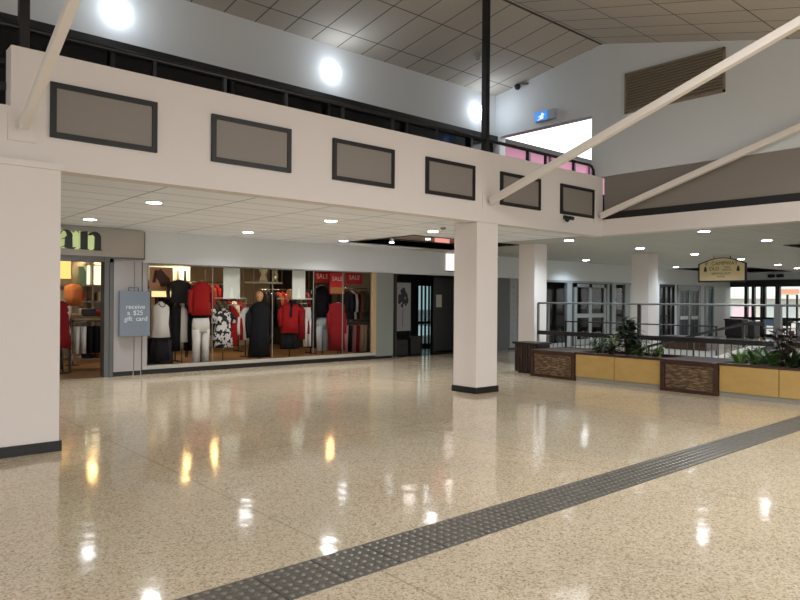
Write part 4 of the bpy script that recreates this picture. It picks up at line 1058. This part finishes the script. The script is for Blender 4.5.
MB().tube([(17,12,.9),(17,7.45,.9)],.018,8).build('top_rail', RDARK, t)
MB().box(16.98,17.02,7.45,12,.1,.14).build('bottom_rail', RDARK, t)
for y in (11.9,9.7,7.47): MB().box(16.98,17.02,y-.02,y+.02,0,.9).build('post', RDARK, t)
t = thing('timber_planter', 'long low dark timber planter on the far side of the stair opening', 'planter', (16.4,7.9,0))
MB().box(16.1,16.7,7.3,8.45,.34,.62).build('timber_front', DWOOD, t); MB().box(16.06,16.74,7.26,8.49,.62,.66).build('rim', TIMBER, t); MB().box(16.14,16.66,7.34,8.41,0,.34).build('plinth', WALLC, t)
# sloping ramp flank with handrail
t = thing('ramp', 'white sided ramp with a dark handrail rising behind the strappy planter', 'ramp', (14,5.4,0))
d = .36
def rz(y): return .332+(6.278-y)*d
b = MB().prism([(6.9,.03),(6.9,.11),(5.2,rz(5.2)+.03),(5.2,rz(5.2)-.07)],'x',13.9,14.0); b.build('stringer', WALL, t)
MB().prism([(6.8,.0),(5.2,rz(5.2)-.06),(5.2,0)],'x',14.0,14.9).build('ramp_body', mat('ramp_dark', (86,84,82), .6), t)
MB().bar((13.95,7.75,.48),(13.95,5.6,1.08),.05,.05).bar((13.95,5.6,1.08),(13.95,5.2,1.08),.05,.05).build('handrail', RDARK, t)
for y in (7.6,6.6,5.6): MB().box(13.935,13.965,y-.015,y+.015,0 if y>6.5 else rz(y)-.1,(.48+(7.75-y)*.279)).build('post', RDARK, t)

# ------------------------------------------------------------------ arched hanging sign
XS = 19.8
t = thing('hanging_sign', 'cream arched sign with a black frame hanging from the lower ceiling', 'sign', (XS,8.56,2.13))
y0, y1 = 9.2, 7.93; zb2 = 2.13
def arch(o):
    pts = [(y0+o,zb2-o),(y0+o,2.60+o*.5)]
    for i in range(1,12): 
        k = i/12; pts.append((y0+o+(y1-y0-2*o)*k, 2.60+o*.5+.17*math.sin(PI*k)*(1.0)))
    return pts+[(y1-o,2.60+o*.5),(y1-o,zb2-o)]
MB().prism(arch(.045),'x',XS,XS+.06).build('frame', BLACK, t)
FC = MB().prism(arch(0),'x',XS-.008,XS).build('face', CREAM, t)
b = MB()
for y in (8.8,8.33): b.tube([(XS+.03,y,2.60),(XS+.03,y,ZC)],.012,8)
b.build('hanger_rod', BLK2, t)
INK = mat('sign_ink', (52,44,34), .6)
for s, sz, y, z in (('IF  CAMPWAY', .15, 8.58, 2.62), ('OLD', .14, 8.78, 2.47), ('TAKE', .075, 8.42, 2.505), ('AWAYS', .075, 8.42, 2.43), ('SERVING HOT', .085, 8.58, 2.33), ('FOOD', .08, 8.58, 2.24)):
    text_mesh('lettering', s, sz, INK, FC, (XS-.010,y,z), FACE_X, .001)
for y in (9.03,8.10):
    b = MB().prism([(y-.05,2.40),(y+.05,2.40),(y+.04,2.45),(y+.028,2.52),(y,2.55),(y-.028,2.52),(y-.04,2.45)],'x',XS-.011,XS-.008); b.prism([(y-.015,2.38),(y+.015,2.38),(y+.015,2.40),(y-.015,2.40)],'x',XS-.011,XS-.008)
    b.build('bell_emblem', INK, FC)
# unseen fill lights added over the open hall to brighten its floor
for x, y, e in ((6.4,2.4,105),(7.8,.4,135),(3.0,.8,12),(3.0,-3.0,30),(8.0,-3.0,60)):
    light('roof_fill_light','AREA',(x,y,roof_z(max(y,-2.4))-.25),e,(1,.99,.97),shape='DISK',size=1.2)
# and view
w = bpy.data.worlds.new('sky'); scn.world = w; w.use_nodes = True
bg = w.node_tree.nodes['Background']; bg.inputs['Color'].default_value = (1,.985,.965,1); bg.inputs['Strength'].default_value = 2.4
scn.view_settings.view_transform = 'Standard'; scn.view_settings.look = 'None'
scn.view_settings.exposure = 0; scn.view_settings.gamma = 1; scn.view_settings.use_curve_mapping = False
for o in bpy.data.objects:
    if '_o' in o: del o['_o']
